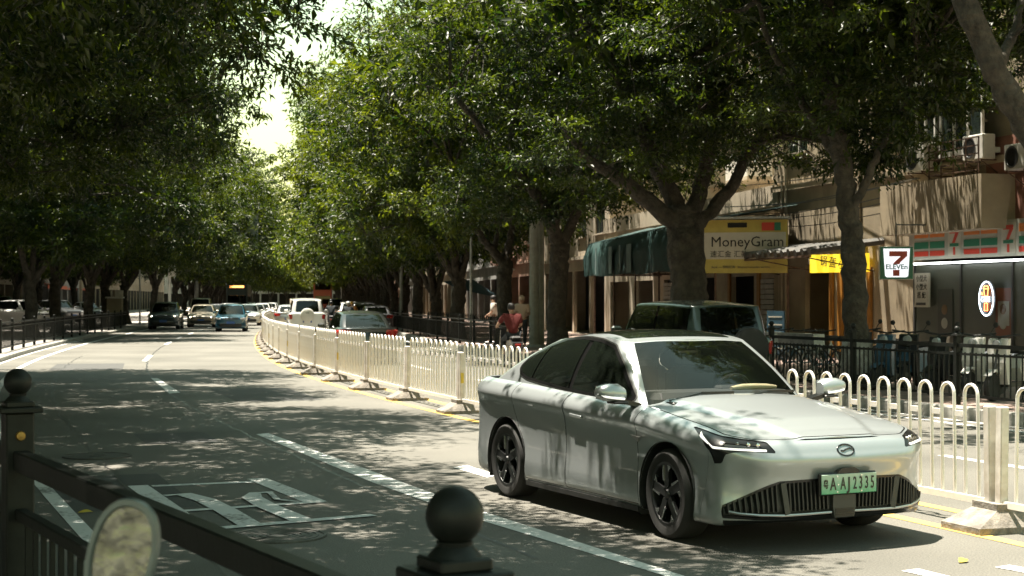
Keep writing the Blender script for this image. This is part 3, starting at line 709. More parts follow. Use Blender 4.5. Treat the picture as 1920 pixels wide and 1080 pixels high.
def barrier(s, k, near):
    a, b = P(s), P(s + SEC); d = b - a; ang = math.atan2(-d.x, d.y)
    lab = {0: 'white hoop barrier section at the right edge, nearest to the camera', 1: 'white hoop barrier section beside the nose of the silver sedan', 2: 'white hoop barrier section just past the sedan bonnet and hidden by its cabin',
           3: 'white hoop barrier section directly behind the silver sedan', 4: 'white hoop barrier section just left of the sedan tail'}.get(k)
    if not lab:
        tens = ['', '', 'twenty', 'thirty']; ones = ['', 'first', 'second', 'third', 'fourth', 'fifth', 'sixth', 'seventh', 'eighth', 'ninth', 'tenth', 'eleventh', 'twelfth', 'thirteenth', 'fourteenth', 'fifteenth', 'sixteenth', 'seventeenth', 'eighteenth', 'nineteenth', 'twentieth', 'twenty-first', 'twenty-second', 'twenty-third']
        lab = 'white hoop barrier section, %s counting away from the nearest one' % ones[k + 1] if k < 23 else 'far white barrier section on the straight beyond the curve'
    r = empty('barrier_section', a, ang, lab, 'barrier', 'white barrier sections along the middle of the road')
    rnd = random.Random(k); tl = R(rnd.uniform(-1.2, 1.2)); r.rotation_euler = (0, tl, ang)
    if near:
        p0 = .30; pitch = (SEC - .60) / (NH - 1)
        for i in range(NH): mesh_obj('hoop', HOOP, r, (0, p0 + i * pitch, 0))
        for i in range(NH - 1): mesh_obj('link', LINK, r, (0, p0 + (i + .5) * pitch, .865))
    else:
        mesh_obj('hoops', HOOPS, r)['kind'] = 'stuff'
    mesh_obj('bottom_rail', RAIL, r, (0, SEC / 2, .205))
    mesh_obj('post', POST, r, (0, .075, 0)); mesh_obj('post', POST, r, (0, SEC - .045, 0))
    if k % 3 == 1: mesh_obj('reflector', BAND, r, (.0, SEC - .045 - .036, .55))
    mesh_obj('concrete_base', BASE, r, (0, SEC + .015, 0))
hm = MB()
for i in range(NH):
    q = hoop_mesh(); hm.add([(x, y + .30 + i * (SEC - .60) / (NH - 1), z) for x, y, z in q.v], q.f)
    if i < NH - 1: hm.box((0, .30 + (i + .5) * (SEC - .60) / (NH - 1), .865), (.022, .10, .045))
HOOPS = hm.mesh('hoops', 'white_metal', True)
for k in range(26): barrier(-SEC * 1 + .0 + k * SEC, k, k < 14)
for k in range(26, 56): barrier(-SEC + k * SEC, k, False)
# ------------------------------------------------------------------ trees
def smooth_path(pts, n=5):
    C = np.array([list(p) for p in pts], float); t = np.linspace(0, len(C) - 1, (len(C) - 1) * n + 1); return crom(C, t)

def leaf_verts(centres, spread, per, size, seed, flat=.55):
    """leaf-sized folded faces in sprays round the twig ends"""
    rg = np.random.default_rng(seed); nc = len(centres)
    n = nc * per; ci = np.repeat(np.arange(nc), per)
    # every spray is a few short twigs, leaves sit along them
    tw = rg.normal(size=(nc, 7, 3)); tw[..., 2] = tw[..., 2] * .45 - .12
    tw /= np.linalg.norm(tw, axis=-1, keepdims=True)
    k = rg.integers(0, 7, n); d = tw[ci, k]; a = rg.random(n) ** .7
    sp = (spread * rg.uniform(.7, 1.35, nc))[ci]
    pos = centres[ci] + d * (a * sp)[:, None] + rg.normal(size=(n, 3)) * (.16 * sp)[:, None] * np.array([1, 1, flat])
    outd = d + rg.normal(size=(n, 3)) * .75; outd[:, 2] -= .28
    outd /= np.linalg.norm(outd, axis=1, keepdims=True)
    up = rg.normal(size=(n, 3)) * .55 + np.array([0, 0, 1.]); sd_ = np.cross(outd, up); sd_ /= np.linalg.norm(sd_, axis=1, keepdims=True) + 1e-9
    nr = np.cross(sd_, outd)
    L = size * rg.uniform(.65, 1.3, n)[:, None]; Wd = L * rg.uniform(.30, .42, n)[:, None]
    v = np.empty((n, 4, 3)); v[:, 0] = pos; v[:, 1] = pos + outd * L * .45 + sd_ * Wd * .5 + nr * L * .06; v[:, 2] = pos + outd * L - nr * L * .10; v[:, 3] = pos + outd * L * .45 - sd_ * Wd * .5 + nr * L * .06
    tone = np.clip(.40 + rg.normal(size=nc)[ci] * .16 + rg.normal(size=n) * .17 + (rg.random(n) < .025) * .5 + ((rg.random(nc) < .06) * .35)[ci], 0, 1)  # some sprays coloured lighter to stand in for sunlit highlights
    return v, tone

def leaf_mesh(name, parts, material):
    v = np.concatenate([p[0] for p in parts]); tone = np.concatenate([p[1] for p in parts]); n = len(v)
    me = bpy.data.meshes.new(name); me.vertices.add(n * 4); me.vertices.foreach_set('co', v.astype(np.float32).ravel())
    b = np.arange(n) * 4
    lo = np.stack([b, b + 1, b + 2, b, b + 2, b + 3], 1).ravel()
    me.loops.add(n * 6); me.loops.foreach_set('vertex_index', lo.astype(np.int32))
    me.polygons.add(n * 2); me.polygons.foreach_set('loop_start', (np.arange(n * 2) * 3).astype(np.int32)); me.polygons.foreach_set('loop_total', np.full(n * 2, 3, np.int32))
    at = me.attributes.new('tone', 'FLOAT', 'POINT'); at.data.foreach_set('value', np.repeat(tone, 4).astype(np.float32))
    me.materials.append(M[material]); me.update(calc_edges=True); return me

def make_tree(name, seed, limbs, ells, ncl, per, size, spread=.55, material='leaf', r0=.26, white=False, sec=26, trunk_n=10, core=130):
    """limbs: list of (points, r_start, r_end) in tree-local metres, the first is the trunk; ells: crown ellipsoids (centre, radii, weight)"""
    rg = np.random.default_rng(seed); tb = MB(); nodes = []; nrad = []
    for (pts, ra, rb) in limbs:
        q = smooth_path(pts, 6); q[1:-1] += rg.normal(size=(len(q) - 2, 3)) * .02
        rr = np.linspace(ra, rb, len(q)) * (1 + .05 * rg.normal(size=len(q)))
        tb.tube(q, rr, trunk_n); nodes += [p for p in q[len(q) // 3:]]; nrad += list(rr[len(q) // 3:])
    b0 = limbs[0][0][0]
    tb.tube([(b0[0], b0[1], -.05), (b0[0], b0[1], .08), (b0[0], b0[1], .35), (limbs[0][0][1][0] * .5 + b0[0] * .5, limbs[0][0][1][1] * .5 + b0[1] * .5, .8)], [r0 * 1.7, r0 * 1.5, r0 * 1.15, r0 * .98], trunk_n)
    nodes = np.array(nodes); nodes_h = nodes[nodes[:, 2] > 2.0]
    W = np.array([e[2] for e in ells], float); W /= W.sum(); cs = []
    while len(cs) < ncl:
        e = ells[rg.choice(len(ells), p=W)]; d = rg.normal(size=3); d /= np.linalg.norm(d)
        cs.append(np.array(e[0]) + d * np.array(e[1]) * rg.random() ** .42)
    cs = np.array(cs)
    # boughs: a few twig ends are reached from the limbs, the others from the nearest bough
    si = rg.choice(len(cs), min(sec, len(cs)), replace=False); bn = [nodes_h]
    for i in si:
        c = cs[i]; k = np.argmin(((nodes_h - c) ** 2).sum(1) + 2. * np.maximum(0, nodes_h[:, 2] - c[2]) ** 2); a = nodes_h[k]
        mid = (a + c) / 2 + np.array([0, 0, .12 * np.linalg.norm(c - a)]) + rg.normal(size=3) * .12
        q = smooth_path([a, mid, c], 4); tb.tube(q, np.linspace(.055, .016, len(q)), 6); bn.append(q[3:])
    bn = np.concatenate(bn)
    for i in range(len(cs)):
        if i in si: continue
        c = cs[i]; k = np.argmin(((bn - c) ** 2).sum(1)); a = bn[k]
        if np.linalg.norm(a - c) > 3.2: continue
        tb.tube([a, (a + c) / 2 + np.array([0, 0, .06]) + rg.normal(size=3) * .05, c], [.018, .013, .007], 4, cap=False)
    root = empty(name)
    me = tb.mesh('trunk', 'bark', 'all', fix=False); mesh_obj('trunk', me, root)
    if white:
        p = limbs[0][0]; q = smooth_path(p, 6); m = MB(); zz = q[q[:, 2] < white]; zz[0, 2] = -.04
        m.tube(list(zz), [r0 * 1.6] + list(np.linspace(r0 * 1.28, r0 * 1.06, len(zz) - 1)), 14); m.build('limewash_band', 'limewash', root, smooth='all')
    lv = [leaf_verts(cs, spread, per, size, seed + 7)]
    e0 = ells[0]; d = rg.normal(size=(core, 3)); d /= np.linalg.norm(d, axis=1, keepdims=True)      # large leaves added inside and atop the crown to thicken its shade
    cc = np.array(e0[0]) + np.array([0, 0, .35]) + d * np.array(e0[1]) * np.array([.88, .88, .72]) * (rg.random((core, 1)) ** .45)
    lv.append(leaf_verts(cc, spread * 1.5, 60, max(.34, size), seed + 9))
    mesh_obj('crown', leaf_mesh('crown', lv, material), root)
    return root

def generic(seed, ncl, per, size, spread, material='leaf', reach=5., top=13., lo=4.2, sec=34, back=6.8):
    rg = random.Random(seed); j = lambda a: rg.uniform(-a, a)
    fork = 2.3 + j(.4)
    limbs = [([(0, 0, -.05), (.05 + j(.08), j(.1), 1.1), (j(.15), j(.15), fork)], .29, .26)]
    for (dx, dy) in ((-.9, .35), (-.55, -.75), (.55, .5), (.5, -.55), (-.1, .1), (-1.0, -.1)):
        k = 1 + j(.2); e = (dx * 3.2 * k, dy * 2.9 * k, 8.2 + j(1.2)); limbs.append(([(0, 0, fork - .25), (dx * .65, dy * .65, fork + .85 + j(.2)), (dx * 1.6 * k, dy * 1.6 * k, fork + 2.5 + j(.3)), e], .17, .045))
    cx, rx, zc = (back - reach) / 2, (reach + back) / 2, (top + lo + 1.2) / 2
    ells = [((cx, 0, zc), (rx, 4.9, (top - lo - 1.2) / 2), 5.), ((cx - 1.5, 1.9, lo + 1.1), (2.8, 2.4, 1.2), 1.1), ((cx - 1.2, -2.1, lo + 1.), (2.6, 2.2, 1.2), 1.1), ((-reach + 1.9, 0, lo + 1.9), (1.8, 3.4, 1.5), 1.), ((cx + 2.2, 0, lo + 1.6), (2.6, 3.4, 1.4), 1.)]
    return make_tree('street_tree', seed, limbs, ells, ncl, per, size, spread, material, sec=sec)

def local(tree_s, tree_u, x, y, dd=0.):
    """photo pixel at the tree's own distance (plus dd) -> tree-local point"""
    b = P(tree_s, tree_u); d = b.y + dd
    wv = Vector(((x - 960) / FPX * d, d, CAMH + (HOR - y) / FPX * d)) - b
    a = -rz(tree_s); return (wv.x * math.cos(a) - wv.y * math.sin(a), wv.x * math.sin(a) + wv.y * math.cos(a), wv.z)

TR = 7.7
GRP_R = 'street trees along the right pavement'; GRP_L = 'street trees along the left pavement'
CROWN = lambda lo=4.6: [((.4, 0, 8.7), (5.7, 4.6, 3.8), 7.5), ((3.9, 0, 7.0), (3.3, 4.5, 2.3), 3.4), ((-1.2, 1.6, lo + .8), (2.6, 2.5, 1.2), 1.1), ((-1.1, -1.8, lo + .7), (2.4, 2.2, 1.2), .9), ((1.3, .4, 6.4), (3.4, 3.8, 1.8), 1.5)]
def place(t, s, u, label, group, z):
    t.location = P(s, u, z); t.rotation_euler = (0, 0, rz(s)); tag(t, label, 'tree', group)
# the big forked tree in front of the yellow sign
S2 = 22.2; L = lambda *a: local(S2, TR, *a)
fk = L(1285, 440)
t = make_tree('street_tree', 21, [
    ([(0, 0, -.05), L(1293, 600), L(1288, 520), L(1284, 440), L(1282, 400)], .42, .40),
    ([L(1284, 445), L(1225, 400, -.3), L(1165, 352, -.6), L(1105, 315, -1.0), L(1060, 260, -1.4)], .23, .07),
    ([L(1278, 440), L(1255, 370, .1), L(1215, 290, .2), L(1180, 195, .2), L(1120, 90, 0), L(1080, 20, -.3)], .24, .10),
    ([L(1290, 430), L(1318, 350, .5), L(1335, 250, .8), L(1330, 140, 1.2), L(1340, 20, 1.4)], .20, .09),
    ([L(1300, 440), L(1360, 380, .3), L(1400, 310, .4), L(1450, 240, .6), L(1510, 170, .8)], .17, .06),
    ([L(1180, 195, .2), L(1210, 110, .6), L(1260, 30, 1.)], .10, .06), ([L(1330, 240, .8), L(1285, 150, -.5), L(1250, 60, -1.)], .10, .05)],
    CROWN(4.5) + [((2.2, -1.2, 5.2), (1.6, 1.8, 1.0), .5), ((-2.8, -.5, 5.0), (1.5, 1.8, .8), .5)], 450, 215, .125, .55, r0=.40, sec=34, trunk_n=14)
place(t, S2, TR, 'thick tree forking low in front of the yellow sign board', GRP_R, .18)
# the tree before the convenience store
S1 = 14.25; L = lambda *a: local(S1, TR, *a)
t = make_tree('street_tree', 11, [
    ([(0, 0, -.05), L(1606, 640), L(1603, 560), L(1596, 470), L(1588, 400), L(1572, 300), L(1556, 200), L(1548, 100), L(1550, -40)], .24, .12),
    ([L(1590, 420), L(1625, 360, -.2), L(1650, 300, -.3), L(1690, 230, -.5), L(1720, 130, -.6)], .09, .03),
    ([L(1575, 320), L(1535, 260, .2), L(1500, 200, .3), L(1450, 120, .4), L(1420, 20, .4)], .10, .04),
    ([L(1556, 200), L(1600, 120, .5), L(1640, 40, .8), L(1660, -60, 1.)], .09, .04)],
    [((.2, .3, 8.6), (5.5, 4.5, 3.7), 7.5), ((4.0, .3, 7.3), (3.2, 4.4, 1.9), 2.6), ((-.2, 0, 5.2), (1.9, 1.6, 1.2), 1.1), ((1.2, 0, 6.2), (2.6, 3.0, 1.8), 1.8), ((.2, 0, 8.6), (3.2, 3.2, 1.5), 1.6), ((.6, .1, 4.4), (1.3, 1.0, .6), .45)], 390, 205, .13, .55, r0=.25, white=.95, sec=30, trunk_n=14)
place(t, S1, TR, 'slender tree with limewashed base in front of the convenience store', GRP_R, .18)
# the tree whose limb leans in at the right edge
S0 = 6.6; L = lambda *a: local(S0, TR, *a)
t = make_tree('street_tree', 5, [
    ([(0, 0, -.05), L(2120, 560), L(2090, 470), L(2040, 400)], .30, .26),
    ([L(2060, 430), L(1985, 345, -.2), L(1925, 265, -.3), L(1870, 165, -.4), L(1822, 60, -.5), L(1790, -60, -.5)], .22, .13),
    ([L(2050, 410), L(2060, 280, .4), L(2090, 100, .5), L(2100, -100, .5)], .18, .08), ([L(1870, 165, -.4), L(1905, 70, .4), L(1930, -60, .8)], .08, .04)],
    [((.2, .3, 9.), (5.5, 4.4, 3.2), 7.), ((1.2, 0, 6.8), (3.0, 3.4, 2.0), 1.6), ((-.6, .2, 5.4), (1.2, 1.0, .7), .25), ((.2, 0, 8.8), (3.2, 3.2, 1.4), 1.6), ((.1, .6, 3.9), (.35, .5, .45), .10)], 320, 200, .13, .55, r0=.30, sec=28, trunk_n=14)
place(t, S0, TR, 'tree at the right edge whose thick limb leans across the upper windows', GRP_R, .18)
S3 = 32.9; L = lambda *a: local(S3, TR, *a)
t = make_tree('street_tree', 31, [
    ([(0, 0, -.05), L(1044, 600), L(1048, 520), L(1050, 470)], .29, .27),
    ([L(1050, 480), L(1030, 420, -.2), L(1000, 370, -.4), L(955, 315, -.8), L(900, 250, -1.2), L(845, 185, -1.6)], .21, .08),
    ([L(1052, 470), L(1085, 400, .2), L(1098, 320, .4), L(1110, 240, .5)], .16, .06), ([L(955, 315, -.8), L(960, 240, -.4), L(985, 160, 0)], .10, .05), ([L(1040, 440), L(1060, 350, .8), L(1050, 250, 1.)], .12, .05)],
    CROWN(4.2), 410, 185, .15, .6, r0=.29, sec=30, trunk_n=12)
place(t, S3, TR, 'tree with a long limb leaning left over the red-shirted rider', GRP_R, .18)
S4 = 40.8; L = lambda *a: local(S4, TR, *a)
t = make_tree('street_tree', 41, [
    ([(0, 0, -.05), L(945, 590), L(946, 540), L(948, 500)], .27, .25), ([L(948, 510), L(925, 480, -.2), L(900, 450, -.4), L(872, 400, -.6), L(850, 330, -.8)], .17, .06), ([L(948, 505), L(958, 450, .2), L(965, 390, .3), L(985, 320, .5)], .16, .06), ([L(925, 480, 0), L(940, 400, .5), L(930, 320, .8)], .10, .04)],
    CROWN(4.2), 400, 170, .17, .6, 'leaf2', r0=.27, sec=26)
place(t, S4, TR, 'forked tree standing behind the two pedestrians', GRP_R, .18)
mid = [generic(101, 380, 135, .215, .70, 'leaf2', 5.6, 15.5, 3.6), generic(102, 380, 135, .215, .70, 'leaf', 5.4, 15., 3.4), generic(103, 370, 135, .215, .70, 'leaf2', 5.7, 16., 3.7)]
midl = [generic(104, 400, 135, .215, .70, 'leaf2', 7.2, 15.5, 3.8), generic(105, 400, 135, .215, .70, 'leaf', 7.4, 15., 3.6), generic(106, 400, 135, .215, .70, 'leaf', 7., 16., 3.8)]
far = [generic(111, 260, 80, .36, .9, 'leaf2', 7.6, 20.5, 3.8), generic(112, 260, 80, .36, .9, 'leaf2', 7.9, 20., 3.8)]
farl = [generic(113, 270, 80, .36, .9, 'leaf2', 9.2, 20., 3.8), generic(114, 270, 80, .36, .9, 'leaf', 9.0, 19.5, 3.8)]
near = [generic(121, 440, 210, .135, .62, 'leaf', 8.3, 12.5, 4.0, back=5.), generic(122, 440, 210, .135, .62, 'leaf', 8.1, 13., 4.2, back=5.)]
used = set()
def put(pool, k, s, u, label, group, flip, z):
    src = pool[k % len(pool)]; rnd = random.Random(int(s * 7 + 3 * u))
    a = rz(s) + (math.pi if flip else 0) + rnd.uniform(-.25, .25); sc = rnd.uniform(.93, 1.08)
    if src.name not in used: used.add(src.name); t = src; t.location = P(s, u, z); t.rotation_euler = (0, 0, a)
    else: t = copy_tree(src, None, P(s, u, z), a)
    t.scale = (sc, sc, sc * rnd.uniform(.96, 1.06)); tag(t, label, 'tree', group)
ordr = ['fifth', 'sixth', 'seventh', 'eighth', 'ninth', 'tenth']
for i, s in enumerate([51.6, 60, 69, 78, 88, 97]): put(mid, i, s, TR, '%s tree along the right pavement counted from the right edge' % ['sixth', 'seventh', 'eighth', 'ninth', 'tenth', 'eleventh'][i], GRP_R, False, .18)
for i, s in enumerate(np.arange(106, 305, 10.)): put(mid if s < 104 else far, i, float(s), TR + .3, 'distant street tree far down the right pavement', 'distant trees on the right', False, .18)
for i, (s, lab) in enumerate([(1., 'tree behind the railing whose dark branches hang over the upper left corner'), (14.5, 'left pavement tree whose leaf fringe stands against the gap of sky'), (7.8, 'left pavement tree whose crown darkens the top left corner'), (-6, 'left pavement tree beside the camera, only its shade in view'), (21, 'left pavement tree just outside the left edge behind the leaf fringe'), (27.5, 'left pavement tree outside the left edge with lit yellow leaves')]):
    put(near, i, s, -9.8 if s > 10 else (-11.7 if s < -2 else -11.02 if s < 5 else -12.1), lab, GRP_L, True, .13)
for i, (x, lab) in enumerate([(60, 'dark tree in front of the parked cars with a wide fork'), (108, 'thin forked tree before the red awning'), (170, 'dark upright tree right of the red awning'), (200, 'leaning tree beside the pale notice box'), (236, 'tree with a sunlit base at the end of the left fence'), (290, 'tree behind the slate crossover'), (330, 'tree beside the white post with side arm')]):
    u = -9.9; put(midl, i + 1, s_at(x, u, 30), u, lab, GRP_L, True, .13)
for i, s in enumerate(np.arange(150, 305, 10.)): put(farl, i, float(s), -9.9, 'distant street tree far down the left pavement', 'distant trees on the left', True, .13)
for i, s in enumerate(np.arange(44, 150, 9.5)): put(midl, i + 2, float(s), -19.2, 'second row tree added to shade the parked cars on the left', 'added shade trees on the left', i % 2, .13)  # a row added to keep sun off the pavement and parked cars
for i, (s, u) in enumerate([(318, -14), (322, -6), (326, 1), (322, 8), (316, 15), (334, -10), (338, 4), (330, 12), (345, -3)]): put(far, i, s, u, 'tree closing the far end of the street', 'trees at the far end of the street', i % 2, 0)
for t in near + mid + midl + far + farl:
    if t.name not in used: print('unused', t.name)
# ------------------------------------------------------------------ buildings
M['tan'] = mat('tan_render', (.28, .23, .155), .9, var=.22, scale=.9, bump=.15, bscale=12, detail=8)
M['cream'] = mat('cream_render', (.37, .315, .235), .9, var=.2, scale=.8, bump=.15, bscale=12, detail=8)
M['pink'] = mat('pink_tiles', (.40, .25, .19), .8, var=.18, scale=1.2, detail=8)
M['greyw'] = mat('grey_render', (.27, .265, .25), .9, var=.2, scale=.8, detail=8)
M['grey_green'] = mat('grey_green_panel', (.085, .095, .075), .35, var=.08, scale=2)
M['brownred'] = mat('red_brown_wall', (.22, .10, .07), .85, var=.2, scale=2)
M['glass_win'] = glass_mat('window_glass', (.02, .028, .025), 0., .04)
M['frame_white'] = mat('white_window_frame', (.62, .60, .55), .5, var=.12, scale=5)
M['frame_dark'] = mat('dark_window_frame', (.05, .05, .05), .4)
M['rust'] = mat('rusty_steel', (.10, .06, .04), .7, .3, var=.4, scale=9)
M['ac'] = mat('ac_casing', (.52, .50, .45), .5, var=.12, scale=5)
M['shutter'] = mat('shutter_steel', (.34, .33, .29), .5, .3, var=.15, scale=4)
M['canvas_green'] = mat('green_canvas', (.006, .032, .029), .7, var=.25, scale=3, bump=.2)
M['board_yellow'] = mat('sign_yellow', (.40, .33, .075), .5, var=.08, scale=3)
M['board_white'] = mat('sign_white', (.44, .42, .35), .5, var=.06, scale=3)
M['orange'] = mat('orange_paint', (.30, .135, .022), .5, var=.15, scale=4)
M['sign_green'] = mat('sign_green', (.02, .16, .09), .4)
M['sign_red'] = mat('sign_red', (.50, .05, .03), .4)
M['sign_orange'] = mat('sign_orange', (.60, .18, .04), .4)
M['neon_white'] = mat('neon_white', (.8, .9, 1), .4, emit=(.75, .9, 1.), estr=1.6)
M['neon_orange'] = mat('neon_orange', (1, .4, .1), .4, emit=(1, .28, .08), estr=1.5)
M['tube_light'] = mat('tube_light', (1, 1, 1), .4, emit=(.95, 1, .96), estr=2.6)
M['lit_white'] = mat('backlit_white', (.75, .75, .75), .5, emit=(.9, .93, 1.), estr=.30)
M['lit_yellow'] = mat('backlit_yellow', (.8, .6, .05), .5, emit=(1., .68, .03), estr=.28)
M['blue_sheet'] = mat('blue_sheet', (.015, .055, .085), .5, var=.15, scale=4)
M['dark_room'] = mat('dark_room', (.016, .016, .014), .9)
M['cardboard'] = mat('cardboard', (.34, .25, .12), .8, var=.12, scale=4)

class Facade:
    """a street front: t metres along it (away from the camera), z up, n towards the road"""
    def __init__(f, s, u, length, turn=0.):
        f.o = P(s, u); th = head(s + length / 2) + turn; f.a = Vector((math.sin(th), math.cos(th), 0)); f.side = 1 if u > 0 else -1
        f.n = Vector((-f.a.y, f.a.x, 0)) * f.side; f.rz = -th; f.len = length
    def px(f, x, y, out=0.):
        """photo pixel -> (t, z) on the plane lying out metres in front of the wall"""
        r = Vector(((x - 960) / FPX, 1, (HOR - y) / FPX)); o = f.o + f.n * out
        d = (o.x * f.n.x + o.y * f.n.y) / (r.x * f.n.x + r.y * f.n.y); q = r * d - o
        return q.x * f.a.x + q.y * f.a.y, CAMH + (HOR - y) / FPX * d
    def root(f, name, label, cat, z=0., **k): return empty(name, (f.o.x, f.o.y, z), f.rz, label, cat, **k)
    # in the local frame of root(): x = -side * out, y = t

def wall_with_openings(L, H, ops, th, z0=0.):
    """facade slab at x in [0, th]; ops: (y0, y1, z0, z1)"""
    ys = sorted({0, L, *[o[0] for o in ops], *[o[1] for o in ops]}); zs = sorted({z0, H, *[o[2] for o in ops], *[o[3] for o in ops]})
    ys = [y for y in ys if 0 <= y <= L]; zs = [z for z in zs if z0 <= z <= H]
    m = MB()
    def hole(y, z): return any(o[0] < y < o[1] and o[2] < z < o[3] for o in ops)
    for i in range(len(ys) - 1):
        run = None
        for j in range(len(zs) - 1):
            if not hole((ys[i] + ys[i + 1]) / 2, (zs[j] + zs[j + 1]) / 2): m.add([(0, ys[i], zs[j]), (0, ys[i + 1], zs[j]), (0, ys[i + 1], zs[j + 1]), (0, ys[i], zs[j + 1])], [(0, 1, 2, 3)])
    for (a, b, c, d) in ops:
        m.add([(0, a, c), (0, b, c), (0, b, d), (0, a, d), (th, a, c), (th, b, c), (th, b, d), (th, a, d)], [(0, 1, 5, 4), (1, 2, 6, 5), (2, 3, 7, 6), (3, 0, 4, 7)])
    return m

def window_meshes(w, h, mull, frame):
    m = MB(); t = .055
    for (c, d) in (((0, 0, t / 2), (.06, w, t)), ((0, 0, h - t / 2), (.06, w, t)), ((0, -w / 2 + t / 2, h / 2), (.058, t, h - 2 * t)), ((0, w / 2 - t / 2, h / 2), (.058, t, h - 2 * t))): m.box(c, d)
    for k in range(1, mull + 1): m.box((0, -w / 2 + w * k / (mull + 1), h / 2), (.05, .04, h - 2 * t))
    m.box((0, 0, h * .7), (.046, w - 2 * t, .035))
    p = MB(); p.add([(0, -w / 2, 0), (0, w / 2, 0), (0, w / 2, h), (0, -w / 2, h)], [(0, 1, 2, 3)])
    return m.mesh('window_frame', frame), p.mesh('pane', 'glass_win')
_win = {}
def add_window(root, t, z, w, h, mull=1, frame='frame_white', depth=.10, sd=1):
    k = (round(w, 2), round(h, 2), mull, frame)
    if k not in _win: _win[k] = window_meshes(w, h, mull, frame)
    a, b = _win[k]; o = mesh_obj('window', a, root, (sd * depth, t, z)); mesh_obj('pane', b, o, (sd * .012, 0, 0)); return o

_acm = {}
def ac_unit(loc, rzv, label, w=.82):
    if 'm' not in _acm:
        m = MB(); m.box((0, 0, .28), (.32, w, .56), bev=.02); _acm['m'] = m.mesh('casing', 'ac')
        m = MB(); m.lathe([(.23, -.006), (.24, .008), (.21, .008), (.20, -.004)], 20, axis='x', cap=False)
        for k in range(5): m.lathe([(.04 + k * .036, .004), (.046 + k * .036, .004)], 20, axis='x', cap=False)
        _acm['g'] = m.mesh('fan_grille', 'frame_dark'); m = MB(); m.lathe([(.001, 0), (.20, 0)], 20, axis='x'); _acm['f'] = m.mesh('fan', 'dark_room')
        m = MB(); m.bar((.16, -.3, -.01), (-.28, -.3, -.01), .03); m.bar((.16, .3, -.01), (-.28, .3, -.01), .03); m.bar((.16, -.3, -.02), (-.28, -.3, -.3), .02); m.bar((.16, .3, -.02), (-.28, .3, -.3), .02); _acm['b'] = m.mesh('bracket', 'rust')
    r = empty('air_conditioner', loc, rzv, label, 'air conditioner', 'wall air conditioners'); mesh_obj('casing', _acm['m'], r); mesh_obj('bracket', _acm['b'], r)
    f_ = mesh_obj('fan', _acm['f'], r, (.164, -.12, .28)); mesh_obj('fan_grille', _acm['g'], f_, (.004, 0, 0)); return r

def block(fac, name, label, L, H, wallm, floors, bays, z_first=4.2, fh=3.0, win=(1.5, 1.6), frame='frame_white', depth=12., balcony=None, shop=True, mull=1, ac=0, seed=0, shops=None):
    """an apartment block: one wall with real window openings, windows, slabs, a shop front below"""
    rnd = random.Random(seed); sd = fac.side; root = fac.root(name, label, 'building')
    ops = []; wins = []
    for f_ in range(floors):
        for b in range(bays):
            y = (b + .5) * L / bays; z = z_first + f_ * fh + .95
            if z + win[1] < H - .2: ops.append((y - win[0] / 2, y + win[0] / 2, z, z + win[1])); wins.append((y, z, f_, b))
    shp = shops if shops is not None else ([(.5 + k * (L - .4) / max(1, int(L / 4)), .1 + (k + 1) * (L - .4) / max(1, int(L / 4)), .2, 3.1) for k in range(max(1, int(L / 4)))] if shop else [])
    m = wall_with_openings(L, H, ops + shp, .14)
    m.v = [(sd * x, y, z) for x, y, z in m.v]; m.build('wall', wallm, root, fix=False)
    b = MB(); b.add([(sd * .001, 0, 0), (sd * depth, 0, 0), (sd * depth, L, 0), (sd * .001, L, 0), (sd * .001, 0, H), (sd * depth, 0, H), (sd * depth, L, H), (sd * .001, L, H)], [(0, 1, 5, 4), (1, 2, 6, 5), (2, 3, 7, 6), (4, 5, 6, 7)]); b.build('side_walls', wallm, root)
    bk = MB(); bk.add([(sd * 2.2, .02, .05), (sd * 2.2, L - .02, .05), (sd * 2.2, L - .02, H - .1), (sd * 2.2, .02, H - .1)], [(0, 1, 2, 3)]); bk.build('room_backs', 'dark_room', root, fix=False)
    for (y, z, f_, bb) in wins:
        add_window(root, y, z, win[0], win[1], mull, frame, .09, sd)
        s_ = MB(); s_.box((-sd * .04, y, z - .03), (.14, win[0] + .16, .06)); s_.build('sill', wallm, root)
    for f_ in range(floors + 1):
        z = z_first + f_ * fh
        if z < H - .3: s_ = MB(); s_.box((-sd * .05, L / 2, z), (.12, L + .02, .16)); s_.build('floor_band', wallm, root)
    pr = MB(); pr.box((sd * .05, L / 2, H + .25), (.22, L, .6)); pr.build('parapet', wallm, root)
    if balcony:
        for (y, z, f_, bb) in wins:
            if rnd.random() < balcony:
                q = MB(); q.box((-sd * .55, y, z - .95), (1.1, win[0] + 1.0, .14)); bo = q.build('balcony', wallm, root)
                q = MB(); q.box((-sd * 1.06, y, z - .52), (.07, win[0] + 1.0, .72))
                for e in (-1, 1): q.box((-sd * .55, y + e * (win[0] / 2 + .46), z - .52), (1.0, .07, .72))
                q.build('balcony_wall', wallm if rnd.random() < .6 else 'frame_white', bo)
                q = MB()
                for k in range(12): q.bar((-sd * 1.08, y - win[0] / 2 - .45 + k * (win[0] + .9) / 11, z - .15), (-sd * 1.08, y - win[0] / 2 - .45 + k * (win[0] + .9) / 11, z + .9), .018)
                for zz in (.2, .6, .9): q.bar((-sd * 1.08, y - win[0] / 2 - .45, z + zz), (-sd * 1.08, y + win[0] / 2 + .45, z + zz), .02)
                q.build('window_cage', 'rust', bo)
    return root

RB = 14.3
